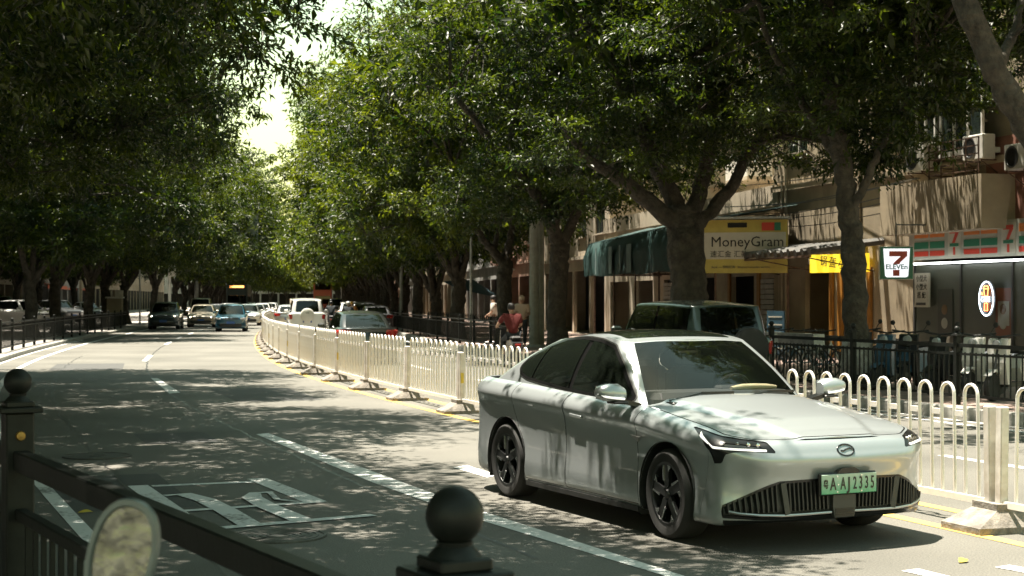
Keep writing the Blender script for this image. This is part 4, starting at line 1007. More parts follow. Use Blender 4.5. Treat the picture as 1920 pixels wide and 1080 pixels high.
# --- the corner with the convenience store
F1 = Facade(12.5, RB, 13.4)
F1.len = 13.4
sx0 = F1.px(1722, 500)[0]
B1 = block(F1, 'store_building', 'tan building with the convenience store on its ground floor', 13.4, 22., 'tan', 5, 4, 4.9, 3.1, (1.7, 1.9), ac=0, shops=[(.3, sx0 - .15, .2, 3.0)], frame='frame_white')
def on(f, out, t, z): q = f.o + f.n * out + f.a * t; return Vector((q.x, q.y, z))
def panel_px(f, name, x0, x1, y0, y1, m, out, parent, thick=.05, yr=None):
    """a flat board whose corners fall on the given photo columns and rows"""
    t0, za = f.px(x0, y0, out); t1, zb = f.px(x1, y0, out); _, zc = f.px(x0, y1, out); _, zd = f.px(x1, y1, out)
    z1 = (za + zb) / 2; z0 = (zc + zd) / 2; b = MB(); b.box((-f.side * (out + thick / 2), (t0 + t1) / 2, (z0 + z1) / 2), (thick, abs(t1 - t0), abs(z1 - z0))); return b.build(name, m, parent)
st = empty('convenience_store', (F1.o.x, F1.o.y, 0), F1.rz, 'grey green convenience store front with fascia stripes', 'shop')
def bx(name, out, t0, t1, z0, z1, m, parent, thick=.04):
    b = MB(); b.box((-(out + thick / 2), (t0 + t1) / 2, (z0 + z1) / 2), (thick, abs(t1 - t0), abs(z1 - z0))); return b.build(name, m, parent)
tR = .35; z_led = 2.62
fas = bx('fascia', .10, tR, sx0, 2.72, 3.52, 'board_white_dim', st, .16)
wdt = sx0 - tR
for k in range(3):
    a = sx0 - .25 - k * 2.1; 
    for (z0, z1, mm) in ((3.24, 3.42, 'sign_orange'), (2.98, 3.14, 'sign_green'), (2.80, 2.92, 'sign_red')):
        for h_ in range(2): bx('stripe', .262, a - h_ * .68 - .62, a - h_ * .68, z0, z1, mm, fas, .006)
    lg = bx('logo_panel', .262, a - 1.98, a - 1.46, 2.78, 3.46, 'board_white', fas, .008)
    b = MB(); b.prism([(-.18, .22), (.18, .22), (.18, .13), (.02, -.10), (-.08, -.10), (.05, .12), (-.18, .12)], 0, .006, 'yz')
    o = b.build('numeral', 'sign_red', lg, (-.278, a - 1.72, 3.18)); o.scale = (1, -1, 1)
    bx('logo_bar', .272, a - 1.90, a - 1.54, 3.0, 3.07, 'sign_green', lg, .006); bx('numeral_foot', .272, a - 1.76, a - 1.68, 2.80, 2.98, 'sign_red', lg, .006)
panels = np.linspace(tR, sx0, 6)
for k in range(5): bx('glass_panel', .05, panels[k] + .03, panels[k + 1] - .03, .22, 2.58, 'grey_green', st, .04)
for k in range(6): bx('mullion', .08, panels[k] - .03, panels[k] + .03, .2, 2.6, 'frame_dark', st, .05)
tb = MB(); tb.tube([(-.42, tR - 2, z_led), (-.42, sx0 - .05, z_led)], .022, 8); tb.build('light_tube', 'tube_light', st)
po = []
for (x, y0, y1, mm, lab) in ((1772, 542, 630, 'poster_dark', 'tall dark poster with round cups on the store front'), (1882, 540, 632, 'poster_red', 'red framed poster with a drink on the store front')):
    t0, z1 = F1.px(x, y0, .12); _, z0 = F1.px(x, y1, .12)
    r = empty('poster', on(F1, .10, t0, 0), F1.rz, lab, 'poster')
    b = MB(); b.box((-.01, 0, (z0 + z1) / 2), (.02, .62, z1 - z0)); b.build('sheet', mm, r)
    for (zz, rr, m2) in ((.30, .13, 'board_white_dim'), (.62, .12, 'cup_brown')):
        b = MB(); b.lathe([(.001, .012), (rr * .6, .010), (rr, .004), (rr, -.002)], 18, axis='x'); o = b.build('printed_cup', m2, r, (-.024, .02, z0 + zz)); o.rotation_euler = (0, 0, math.pi)
    if mm == 'poster_red': b = MB(); b.box((-.024, 0, (z0 + z1) / 2 - .02), (.006, .42, (z1 - z0) * .5)); b.build('printed_panel', 'board_white_dim', r)
# neon sign
t0, zc = F1.px(1849, 560, .3)
ne = empty('neon_sign', on(F1, .30, t0, zc), F1.rz, 'oval neon sign with an orange cup and the word CAFE', 'neon sign')
b = MB(); b.tube([(0, .27 * math.cos(a), .38 * math.sin(a)) for a in np.linspace(0, 2 * math.pi, 41)], .013, 6, cap=False); b.build('oval_tube', 'neon_white', ne)
b = MB(); b.prism([(.30 * math.cos(a), .41 * math.sin(a)) for a in np.linspace(0, 2 * math.pi, 28)[:-1]], .03, .04, 'yz'); b.build('backing', 'frame_dark', ne)
b = MB()
for pth in ([(-.10, .22), (-.07, .28), (.07, .28), (.10, .22), (-.10, .22)], [(-.08, .20), (-.06, .06), (.06, .06), (.08, .20)], [(-.055, -.10), (-.055, -.27), (.055, -.27), (.055, -.10), (-.055, -.10)], [(-.2, .10), (-.16, .14), (-.14, .08)]): b.tube([(-.005, -y, z) for y, z in pth], .011, 6)
b.build('cup_tube', 'neon_orange', ne)
tm = text_mesh('CAFE', .17, 'neon_white', .006, .85); tm.transform(Matrix.Rotation(R(-90), 4, 'Z')); mesh_obj('lettering', tm, ne, (-.02, 0, -.02))
# lightbox hung out over the pavement, facing down the road
d_lb = 36.2; c = Vector(((1681 - 960) / FPX * d_lb, d_lb, CAMH + (HOR - 493) / FPX * d_lb))
lb = empty('lightbox_sign', c, 0, 'square backlit lightbox with a red 7 and green ELEVEN', 'sign'); lb.rotation_euler = (0, 0, R(-6))
hw_ = .385
b = MB(); b.box((0, .09, 0), (2 * hw_, .18, 2 * hw_), bev=.01); b.build('casing', 'frame_white', lb)
b = MB(); b.box((0, -.004, 0), (2 * hw_ - .03, .012, 2 * hw_ - .03)); b.build('green_field', 'sign_green', lb)
b = MB(); b.prism([(-.30, .33), (.30, .33), (.26, -.30), (.22, -.33), (-.22, -.33), (-.26, -.30)], -.020, -.010, 'xz'); b.build('white_field', 'lit_white', lb)
b = MB(); b.prism([(-.17, .27), (.24, .27), (.24, .16), (.09, .02), (.06, -.03), (-.09, -.03), (-.02, .05), (.09, .15), (-.17, .15)], -.028, -.020, 'xz'); b.prism([(-.085, -.16), (.065, -.16), (.065, -.30), (-.085, -.30)], -.028, -.020, 'xz'); b.build('numeral', 'sign_red', lb)
tm = text_mesh('ELEVEn', .155, 'sign_green', .004, 1.05, bold=.004); mesh_obj('lettering', tm, lb, (0, -.026, -.095))
b = MB(); b.bar((0, .09, hw_), (0, .09, hw_ + .55), .03); b.bar((0, .09, hw_ + .5), (1.2, .35, hw_ + .5), .03); b.build('bracket', 'frame_dark', lb)
# vertical pet-shop board
t0, z1 = F1.px(1735, 512, .2); _, z0 = F1.px(1735, 576, .2)
vb = empty('notice_board', on(F1, .22, t0 + .1, 0), F1.rz, 'narrow white board with black characters left of the store', 'sign')
b = MB(); b.box((0, 0, (z0 + z1) / 2), (.05, .62, z1 - z0)); b.build('board', 'board_white', vb)
for k, tx in enumerate(('小型犬', '小型犬', '搭 配')):
    tm = text_mesh(tx, .17, 'black', .002, .95); tm.transform(Matrix.Rotation(R(-90), 4, 'Z')); mesh_obj('lettering', tm, vb, (-.028, 0, z1 - .14 - k * .2))
b = MB(); b.box((-.028, .02, z0 + .08), (.004, .42, .06)); b.build('print_bar', 'frame_dark', vb)
# projecting concrete hood above the store, upper wall pieces
t0, zt = F1.px(1650, 350, .9); t1, zb = F1.px(1840, 428, .9)
hd_ = MB(); hd_.box((-.45, (t0 + t1) / 2, (zt + zb) / 2), (.9, abs(t0 - t1), zt - zb)); hd_.build('concrete_hood', 'tan', B1)
bx('tiled_wall', .012, 0.2, t1 + .6, zb - .2, zt + .4, 'brownred', B1, .03)
t2 = F1.px(1845, 300, .1)[0]
bx('tiled_wall', .015, .1, t2, 4.35, 5.4, 'brownred', B1, .03)
for yy in (372, 398):
    ta, za = F1.px(1878, yy, .1); bx('vent', .045, ta - .35, ta + .35, za - .06, za + .06, 'orange', B1, .02)
# bay windows
for (x0, x1, y0, y1) in ((1762, 1840, 92, 275), (1700, 1752, 120, 262)):
    ta, zt = F1.px(x0, y0, .5); tb_, zb = F1.px(x1, y1, .5); L_ = abs(ta - tb_); b = MB(); b.box((-.25, (ta + tb_) / 2, zb - .06), (.52, L_ + .1, .12)); bay = b.build('bay_window', 'frame_white', B1); b = MB(); b.box((-.25, (ta + tb_) / 2, zt + .06), (.56, L_ + .14, .12)); b.build('bay_roof', 'frame_white', bay)
    for k in range(4):
        yk = ta + (tb_ - ta) * k / 3; b = MB(); b.box((-.47, yk, (zt + zb) / 2), (.06, .06, zt - zb)); b.build('bay_post', 'frame_white', bay)
    b = MB(); b.box((-.47, (ta + tb_) / 2, zb + .72 * (zt - zb)), (.05, L_, .06)); b.build('bay_rail', 'frame_white', bay)
    b = MB(); b.box((-.445, (ta + tb_) / 2, (zt + zb) / 2), (.012, L_ - .05, zt - zb - .02)); b.build('pane', 'glass_win', bay)
for (x, y, lab) in ((1825, 300, 'air conditioner on a bracket under the bay window at the right edge'), (1716, 322, 'air conditioner with a round fan left of the rusty cage'), (1905, 318, 'air conditioner partly behind the leaning limb')):
    ta, za = F1.px(x, y, .5); ac_unit(on(F1, .36, ta, za), F1.rz + math.pi, lab)
# rusty cage shelf
ta, zt = F1.px(1742, 272, .7); tb_, zb = F1.px(1835, 348, .7)
cg = empty('balcony_cage', on(F1, 0, 0, 0), F1.rz, 'rusty steel cage shelf between two air conditioners', 'cage')
for k in range(7): b = MB(); zz = zb + (zt - zb) * k / 6; b.bar((-.7, ta, zz), (-.7, tb_, zz), .025); b.bar((-.7, ta, zz), (0, ta, zz), .025); b.build('bar', 'rust', cg)
for k in range(5): b = MB(); yy = ta + (tb_ - ta) * k / 4; b.bar((-.7, yy, zb), (-.7, yy, zt), .025); b.build('upright', 'rust', cg)
b = MB(); b.box((-.35, (ta + tb_) / 2, zb), (.7, abs(ta - tb_), .03)); b.build('shelf', 'rust', cg)

# --- the tan wall with the yellow shop
F2 = Facade(25.95, RB, 6.4)
B2 = block(F2, 'shop_building', 'stained tan building with the yellow shop sign', 6.4, 19., 'tan', 4, 2, 5.0, 3.1, (1.5, 1.7), shops=[(.2, 1.75, .2, 2.55), (2.5, 4.2, .2, 2.75)])
ys = empty('shop_sign', on(F2, .5, 1.0, 2.72), F2.rz + R(18), 'bright yellow lit sign with dark characters behind the slender tree', 'sign')
b = MB(); b.box((0, 0, 0), (.12, 2.1, .48)); b.build('panel', 'lit_yellow', ys)
tm = text_mesh('锅 盔 小 吃', .30, 'frame_dark', .004, .9); tm.transform(Matrix.Rotation(R(-90), 4, 'Z')); tm.transform(Matrix.Rotation(R(8), 4, 'X')); mesh_obj('lettering', tm, ys, (-.066, 0, -.02))
for (a, b_) in ((.05, .25), (1.7, 2.0), (2.3, 2.5)): bx('door_jamb', .02, a, b_, .2, 2.6, 'orange', B2, .06)
aw = empty('tin_awning', on(F2, 0, 0, 0), F2.rz, 'sagging corrugated tin awning over the yellow shop', 'awning')
ta = F2.px(1440, 475, 2.2)[0]
for k in range(16):
    t = -.4 + k * .42; b = MB(); b.tube([(.1, t, 3.28), (-1.1, t, 3.12), (-2.0, t, 2.98 - .02 * (k % 3))], .11, 6); b.v = [(x, y, 3.1 + (z - 3.1) * .9 if abs(z - 3.1) < 3 else z) for x, y, z in b.v]; b.build('corrugation', 'tin_dark', aw)
b = MB(); b.bar((-1.95, -.4, 2.86), (-1.95, 6.1, 2.86), .05); b.build('front_beam', 'rust', aw)
for t in (0, 3., 6.): b = MB(); b.bar((-1.95, t, 2.85), (0, t, 2.5), .03); b.build('stay', 'rust', aw)
for k, (x, y0, y1) in enumerate(((1473, 250, 640), (1466, 330, 640), (1610, 300, 420))):
    t, za = F2.px(x, y0, .1); b = MB(); b.tube([(-.09, t, .2), (-.09, t, za)], .045, 8); b.build('drain_pipe', 'cream', B2)
rs = random.Random(4)
cables = empty('cable_bundle', on(F2, .15, 3.2, 0), F2.rz, 'tangle of black cables hanging across the tan wall', 'cables')
for k in range(7):
    z0 = 3.4 + rs.random() * 2.6; m = MB(); m.tube([(-.05 - .02 * k, t, z0 - .5 * math.sin((t + 6) / 12 * math.pi) * (.3 + rs.random() * .1) + .02 * k) for t in np.linspace(-6, 6.5, 14)], .012, 5); m.build('cable', 'black', cables)
bxs = empty('goods_box', on(F2, 2.2, 4.4, .18 + .75), F2.rz, 'yellow cardboard box on a cart beside the tan wall', 'box'); b = MB(); b.box((0, 0, .17), (.45, .62, .34), bev=.01); b.build('carton', 'cardboard', bxs); b = MB(); b.box((0, 0, .345), (.46, .06, .01)); b.build('tape', 'board_white_dim', bxs)
crt = empty('street_cart', on(F2, 2.2, 4.4, .18), F2.rz, 'dark low cart under the yellow cardboard box', 'cart'); b = MB(); b.box((0, 0, .6), (.6, 1.1, .28), bev=.02); b.build('cart_body', 'dark', crt)
for (x, y) in ((-.25, -.45), (.25, -.45), (-.25, .45), (.25, .45)): b = MB(); b.lathe([(.05, -.03), (.2, -.025), (.2, .025), (.05, .03)], 16, axis='x'); b.build('wheel', 'rubber', crt, (x, y, .2))
for (x, y) in ((-.25, -.45), (.25, .45)): b = MB(); b.bar((x, y, .2), (x, y, .5), .04); b.build('leg', 'dark', crt)
t, z1 = F2.px(1455, 588, 2.6)
mb = empty('menu_board', on(F2, 2.6, t, .18), F2.rz + R(20), 'blue price board with white lines standing by the dark jeep', 'sign'); b = MB(); b.box((0, 0, .75), (.05, .62, 1.1)); b.build('board', 'blue_sheet', mb)
for k in range(5): b = MB(); b.box((-.03, 0, .35 + k * .2), (.006, .5, .035)); b.build('printed_line', 'board_white_dim', mb)
for e in (-.25, .25): b = MB(); b.bar((0, e, 0), (0, e, .25), .04); b.build('leg', 'frame_dark', mb)

# --- the money shop, its yellow board and the green canvas front
F3 = Facade(32.45, RB, 21.)
B3 = block(F3, 'terrace_building', 'low shop terrace with the yellow board and green canvas front', 21., 4.6, 'cream', 0, 4, shops=[(.4, 1.5, .2, 2.4), (2.2, 4.3, .2, 2.5), (6, 8.2, .2, 2.5), (9.5, 12, .2, 2.5), (13.5, 16, .2, 2.5), (17, 20, .2, 2.5)])
dB = 43.6; cB = Vector(((1398 - 960) / FPX * dB, dB, CAMH + (HOR - 462) / FPX * dB)); wB = 155 / FPX * dB; hB = 100 / FPX * dB
mg = empty('shop_board', cB, R(-14), 'large yellow and white sign board reading MoneyGram above the shutter', 'sign')
b = MB(); b.box((0, .12, 0), (wB, .24, hB)); b.build('box', 'board_yellow', mg); b = MB(); b.box((-.02, -.006, .02), (wB - .04, .012, hB * .50)); b.build('white_band', 'board_white', mg)
tm = text_mesh('MoneyGram', hB * .27, 'black', .003, 1.0, bold=.0); mesh_obj('lettering', tm, mg, (wB * .02, -.018, hB * .08)); tm = text_mesh('速汇金 汇款', hB * .135, 'frame_dark', .003); mesh_obj('small_lettering', tm, mg, (-wB * .20, -.018, -hB * .15))
for (x, z, w_, h_, mm) in ((-.1, .40, .26, .09, 'black'), (.27, .37, .17, .15, 'sign_red'), (.38, .37, .09, .15, 'sign_green')): b = MB(); b.box((x * wB, -.008, z * hB), (w_ * wB * .9, .012, h_ * hB)); b.build('bank_logo', mm, mg)
tm = text_mesh('Bank — 国际汇款  Western transfer service', hB * .06, 'frame_dark', .002); mesh_obj('small_lettering', tm, mg, (-wB * .06, -.012, -hB * .39))
b = MB(); b.box((-.05, .2, hB / 2 + .05), (wB + .3, .7, .06)); b.build('top_ledge', 'steel', mg)
b = MB(); b.bar((wB / 2, .2, -hB / 2), (wB / 2, .2, -cB.z + .18), .07); b.bar((-wB / 2, .2, -hB / 2), (-wB / 2, .2, -cB.z + .18), .07); b.build('support_post', 'rust', mg)
# canvas front: a big dark green box of cloth over the pavement
t0 = F3.px(1338, 460, 2.6)[0]; t1 = F3.px(1096, 480, 2.6)[0]
cv = empty('canvas_awning', on(F3, 0, 0, 0), F3.rz, 'long dark green canvas awning with a drooping top edge', 'awning')
N = 22; V = []
for k in range(N + 1):
    t = t0 + (t1 - t0) * k / N; sag = .04 * math.sin(k * 2.1); V += [(-2.6 + .05 * math.sin(k * 1.7), t, 2.62 + .03 * math.sin(k)), (-2.6 + .06 * math.sin(k * 1.3 + 1), t, 3.3), (-2.45, t, 4.05 + sag - .01 * k), (-.1, t, 4.45 + sag)]
b = MB(); b.add(V, [(4 * k + j, 4 * k + 4 + j, 4 * k + 5 + j, 4 * k + 1 + j) for k in range(N) for j in range(3)]); b.build('canvas', 'canvas_green', cv, smooth='all', fix=False)
for k in range(0, N + 1, 4): t = t0 + (t1 - t0) * k / N; b = MB(); b.bar((-2.55, t, .18), (-2.55, t, 2.7), .05); b.bar((-2.55, t, 2.65), (0, t, 2.65), .04); b.build('awning_frame', 'rust', cv)
for (x, w_) in ((1118, .2), (1145, .45), (1163, .2), (1180, .6)):
    t = F3.px(x, 470, 2.66)[0]; b = MB(); b.box((-2.68, t, 3.15), (.012, w_, .95)); b.build('pale_patch', 'canvas_patch', cv)  # thin pale sheets stand in for patches of light on the canvas
for k in range(14): b = MB(); b.box((-.02, .95, .3 + k * .155), (.05, 1.1, .13)); b.build('shutter_slat', 'shutter', B3)
for k in range(14): b = MB(); b.box((-.02, 10.75, .3 + k * .155), (.05, 2.4, .13)); b.build('shutter_slat', 'shutter', B3)
bx('door_frame', .02, 1.5, 1.75, .2, 2.6, 'orange', B3, .06); bx('door_frame', .02, 4.3, 4.5, .2, 2.6, 'orange', B3, .06)
# set-back apartment block above the terrace
F3b = Facade(31, RB + 5.5, 24.)
block(F3b, 'apartment_building', 'sunlit tan apartment block set back above the shop terrace', 24., 21., 'cream', 6, 6, 3.6, 3.0, (1.7, 1.5), balcony=.7, shop=False, seed=3)
F4 = Facade(54., RB + .2, 16.); block(F4, 'apartment_building', 'cream block with blue framed first floor windows behind the pedestrians', 16., 20., 'cream', 5, 4, 3.7, 3.0, (2.0, 1.7), 'frame_dark', balcony=.4, seed=5)
t0 = F4.px(940, 498, .6)[0]
b = MB(); b.box((-.3, t0, 3.55), (.6, 3.0, .12)); b.box((-.3, t0, 5.2), (.6, 3.0, .12)); bw = b.build('box_window', 'frame_white', None); bw.parent = bpy.data.objects['apartment_building.001']
b = MB(); b.box((-.55, t0, 4.4), (.02, 2.9, 1.6)); b.build('pane', 'glass_win', bw)
F5 = Facade(70.5, RB + .2, 18.); block(F5, 'apartment_building', 'pinkish block with orange shop fronts further down on the right', 18., 24., 'pink', 6, 5, 3.9, 3.0, (1.6, 1.6), balcony=.3, seed=6)
for k, (s, L_, H_, mm) in enumerate([(89, 20, 21, 'greyw'), (110, 24, 27, 'cream'), (135, 26, 24, 'tan'), (162, 28, 30, 'greyw'), (191, 30, 24, 'pink'), (222, 34, 27, 'cream'), (258, 40, 24, 'greyw')]):
    block(Facade(s, RB + .2, L_), 'apartment_building', ['grey block just past the pinkish one on the right', 'tall cream block behind the right trees in the middle distance', 'tan block far along the right side', 'tall grey block far along the right side', 'pink block far along the right side', 'very distant cream block on the right', 'last grey block on the right'][k], L_, H_, mm, int((H_ - 4) / 3), int(L_ / 4.2), 4., 3., (1.6, 1.6), seed=20 + k)
# --- left side
LBU = -24.
labs = ['grey block with the long orange red awning behind the parked cars', 'tan block behind the left trees', 'cream block behind the left trees', 'grey block far along the left side', 'tan block far along the left side', 'very distant cream block on the left']
for k, (s, L_, H_, mm) in enumerate([(42, 38, 21, 'greyw'), (82, 26, 24, 'tan'), (110, 30, 27, 'cream'), (142, 34, 24, 'greyw'), (178, 40, 27, 'tan'), (220, 60, 24, 'cream')]):
    block(Facade(s, LBU, L_), 'apartment_building', labs[k], L_, H_, mm, int((H_ - 4) / 3), int(L_ / 4.2), 4., 3., (1.6, 1.6), seed=40 + k)
block(Facade(-8, -19., 48), 'apartment_building', 'grey block left of the camera, mostly outside the picture', 48, 24, 'greyw', 6, 10, 4., 3., (1.6, 1.6), seed=60)
FL = Facade(42, LBU, 38.)
ra = empty('red_awning', on(FL, 0, 0, 0), FL.rz, 'orange red slatted awning behind the forked trees on the left', 'awning')
t0 = FL.px(78, 500, 1.5)[0]; t1 = FL.px(160, 500, 1.5)[0]
for k in range(7): b = MB(); b.bar((.2 + k * .28, t0, 3.95 - k * .10), (.2 + k * .28, t1, 3.95 - k * .10), .27, .05); b.build('slat', 'awning_red', ra)
b = MB(); b.box((2.1, (t0 + t1) / 2, 3.05), (.08, abs(t1 - t0), .35)); b.build('valance', 'awning_red', ra)
for k in range(5): b = MB(); t = t0 + (t1 - t0) * k / 4; b.bar((2.05, t, 0.1), (2.05, t, 3.3), .06); b.build('post', 'frame_dark', ra)
# building and overhead board at the end of the street
block(Facade(300, 26, 40, R(60)), 'tower_block', 'pale blue grey tower above the trees at the street end', 40, 62, 'tower', 18, 8, 4., 3.1, (2.6, 1.8), shop=False, seed=70)
block(Facade(352, -34, 70, R(86)), 'apartment_building', 'added block hiding the sunlit ground at the far end of the street', 70, 18, 'greyw', 4, 14, 4., 3., (2., 1.7), seed=80)  # added across the street end to cover the sunlit ground beyond
# ------------------------------------------------------------------ railings
BALL = MB().lathe([(.001, .0)] + [(.052 * math.sin(a), .052 - .052 * math.cos(a)) for a in np.linspace(.25, math.pi - .02, 10)], 18)
def finial(sc=1.):
    m = MB(); m.box((0, 0, .01), (.17, .17, .022), bev=.004); m.box((0, 0, .033), (.11, .11, .024), bev=.004); m.lathe([(.052, .045), (.045, .055), (.034, .066), (.036, .074)], 16)
    o = len(m.v); m.lathe([(.036, .070)] + [(.056 * math.sin(a), .070 + .052 - .056 * math.cos(a)) for a in np.linspace(.5, math.pi - .01, 12)], 20)
    m.v = [(x * sc, y * sc, z * sc) for x, y, z in m.v]; return m
def picket(h0, h1, w_=.018): return MB().box((0, 0, (h0 + h1) / 2), (w_, w_, h1 - h0))
FIN = finial(.85).mesh('finial', 'black_iron', 40)
PK = picket(.16, .80).mesh('baluster', 'black_iron'); PST = MB().box((0, 0, .52), (.085, .085, 1.04), bev=.006).mesh('post', 'black_iron')
def railing(s, L, u, z, label, group, n=22, finials=True, spears=False, pm=None, ht=1.0):
    a, b = P(s, u, z), P(s + L, u, z); d = b - a; ang = math.atan2(-d.x, d.y); ln = d.length
    r = empty('railing_section', a, ang, label, 'railing', group); mm = 'black_iron'
    mesh_obj('post', PST, r)
    if finials: mesh_obj('finial', FIN, r, (0, 0, 1.04))
    for (zz, h_) in ((.90, .055), (.77, .035), (.15, .04)):
        m = MB(); m.box((0, ln / 2, zz * ht), (.045, ln - .08, h_)); m.build('rail', mm, r)
    for k in range(n): mesh_obj('baluster', pm or PK, r, (0, (k + .5) * ln / n, 0))
    if spears:
        for k in range(0, n, 2):
            m = MB(); m.lathe([(.016, .90), (.012, 1.0), (.022, 1.02), (.001, 1.12)], 6); m.build('spear', mm, r, (0, (k + .5) * ln / n, 0))
    return r
GR_ = 'black railing sections along the right kerb'
names = ['nearest, at the right edge', 'second, behind the white barrier posts', 'third, in front of the store poster', 'fourth, left of the limewashed tree', 'fifth, behind the sedan windscreen', 'sixth, next to the dark jeep']
for k in range(6): railing(1. + 3.0 * k, 3.0, 6.85, .18, 'black railing section on the right kerb, %s' % names[k], GR_)
for k in range(13):
    railing(35.5 + 3.2 * k, 3.2, 6.85, .18, 'black spear topped railing section, %s from the red shirted rider' % ['at the place', 'first to the left', 'second to the left', 'third to the left', 'fourth to the left', 'fifth to the left', 'sixth to the left', 'seventh to the left', 'eighth to the left', 'ninth to the left', 'tenth to the left', 'eleventh to the left', 'twelfth to the left'][k], 'spear topped railing sections on the right', 18, False, k < 6)
PKL = picket(.14, .86, .022).mesh('baluster', 'black_iron')
for k in range(15): railing(39. + 3.0 * k, 3.0, -8.25, .13, 'dark railing section on the left kerb, %s from the left edge' % ['first', 'second', 'third', 'fourth', 'fifth', 'sixth', 'seventh', 'eighth', 'ninth', 'tenth', 'eleventh', 'twelfth', 'thirteenth', 'fourteenth', 'fifteenth'][k], 'railing sections on the left kerb', 12, False, False, PKL)
for k in range(14): railing(100. + 6 * k, 6., 6.85, .18, 'distant dark railing far along the right kerb', 'distant railings on the right', 10, False)
# the near railing between camera and road
a, b = Vector((-2.14, 6.8, 0)), Vector((-.115, 3.15, 0)); d = b - a; ang = math.atan2(-d.x, d.y); LN = d.length
NR = empty('railing', (a.x, a.y, .13), ang, 'black railing with ball topped posts crossing the lower left corner', 'railing')
big = finial(1.06).mesh('finial', 'black_iron', 40)
def npost(y, top):
    m = MB(); m.box((0, y, top / 2), (.12, .12, top), bev=.008); o = m.build('post', 'black_iron', NR); f_ = mesh_obj('finial', big, o, (0, y, top)); return o
zA, zB = 1.406 - .13 - .125, 1.33 - .13 - .125
pA = npost(0, zA); pB = npost(LN, zB)
M['brass'] = mat('brass_bolt', (.30, .18, .05), .45, .7)
m = MB(); m.lathe([(.001, .012), (.018, .010), (.022, 0)], 14, axis='y'); bo = m.build('bolt', 'brass', pA, (.0, .062, zA - .10))

for (zz, h_, w_) in ((.945, .085, .065), (.715, .05, .05), (.10, .05, .05)):
    m = MB(); m.box((0, LN / 2, zz), (w_, LN - .13, h_), bev=.006); m.build('rail', 'black_iron', NR)
for k in range(26): m = MB(); m.box((0, .2 + k * (LN - .4) / 25, .405), (.02, .02, .57)); m.build('baluster', 'black_iron', NR)
for side in (-1, 1):                                           # the railing goes on past both posts
    r0 = 0 if side < 0 else LN
    for (zz, h_, w_) in ((.945, .085, .065), (.715, .05, .05), (.10, .05, .05)):
        m = MB(); m.box((0, r0 + side * 1.5, zz), (w_, 2.87, h_), bev=.006); m.build('rail', 'black_iron', NR)
    for k in range(14): m = MB(); m.box((0, r0 + side * (.2 + k * .2), .405), (.02, .02, .57)); m.build('baluster', 'black_iron', NR)

# ------------------------------------------------------------------ poles, signs, umbrella
def pole(x, u, h, r, label, m='steel', arm=None, cat='pole', s=None):
    s = s_at(x, u, 5) if s is None else s; q = P(s, u, .15); o = empty('street_pole', q, rz(s), label, cat)
    b = MB(); b.tube([(0, 0, -.02), (0, 0, h)], [r, r * .75], 12); b.build('shaft', m, o); b = MB(); b.lathe([(r * 1.9, 0), (r * 1.9, .04), (r * 1.2, .12)], 12); b.build('base', m, o)
    if arm: b = MB(); b.tube([(0, 0, arm[0]), (arm[1] * .6, 0, arm[0] + arm[2]), (arm[1], 0, arm[0] + arm[2])], r * .5, 8); b.build('arm', m, o)
    return o
M['pole_grey'] = mat('concrete_pole', (.30, .31, .28), .8, var=.15, scale=4)
pole(1001, 8.6, 9.5, .17, 'thick pale concrete pole left of the leaning tree', 'pole_grey'); pole(1014, 8.9, 9, .10, 'thinner pole right beside the thick concrete one', 'pole_grey')
pole(882, 7.0, 4.1, .05, 'thin grey pole rising beside the blue umbrella'); pole(850, 8.8, 9.5, .14, 'pale pole behind the forked tree on the right', 'pole_grey'); pole(752, 7.0, 5.2, .09, 'pale pole at the left end of the spear topped railing', 'pole_grey')
pole(640, 7.0, 6.5, .07, 'distant thin pole on the right pavement'); pole(262, -8.6, 4.2, .06, 'grey pole behind the slate crossover'); 
wp = pole(318, -8.5, 5.0, .13, 'white post with a short side arm on the left pavement', 'white_metal', cat='pole'); b = MB(); b.box((-.9, 0, 4.45), (1.7, .12, .16)); b.build('side_arm', 'white_metal', wp); b = MB(); b.box((.28, 0, 3.9), (.4, .3, .9), bev=.03); b.build('lamp_box', 'frame_white', wp)
# notice box
s = s_at(222, -9.2, 30); nb = empty('cable_cabinet', P(s, -9.4, .13), rz(s), 'pale stone cabinet beside the sunlit tree on the left', 'cabinet'); b = MB(); b.box((0, 0, .85), (.9, .8, 1.7), bev=.02); b.build('cabinet_body', 'cream', nb); b = MB(); b.box((0, 0, 1.76), (1.05, .95, .1)); b.box((.25, 0, 1.95), (.5, .1, .5)); b.build('cabinet_top', 'frame_white', nb)
# parasol
s = s_at(882, 9.6, 20); um = empty('parasol', P(s, 9.6, .18), rz(s), 'tilted dark blue parasol on the right pavement', 'parasol')
b = MB(); b.tube([(0, 0, 0), (0, 0, 2.5)], .022, 8); b.build('pole', 'steel', um); b = MB(); b.lathe([(.25, 0), (.25, .06), (.05, .1)], 16); b.build('foot', 'concrete', um)
b = MB(); n = 8; V = [(0, 0, .42)] + [(1.35 * math.cos(2 * math.pi * k / n), 1.35 * math.sin(2 * math.pi * k / n), 0) for k in range(n)] + [(.75 * math.cos(2 * math.pi * (k + .5) / n), .75 * math.sin(2 * math.pi * (k + .5) / n), .20) for k in range(n)]
b.add(V, [(0, 1 + k, 9 + k) for k in range(n)] + [(0, 9 + k, 1 + (k + 1) % n) for k in range(n)] + [(1 + k, 1 + (k + 1) % n, 9 + k) for k in range(n)]); o = b.build('canopy', 'parasol_blue', um, (0, 0, 2.1)); o.rotation_euler = (R(8), R(14), 0)
for k in range(n): b = MB(); b.bar((0, 0, .40), (1.33 * math.cos(2 * math.pi * k / n), 1.33 * math.sin(2 * math.pi * k / n), -.01), .015); b.build('rib', 'steel', o)
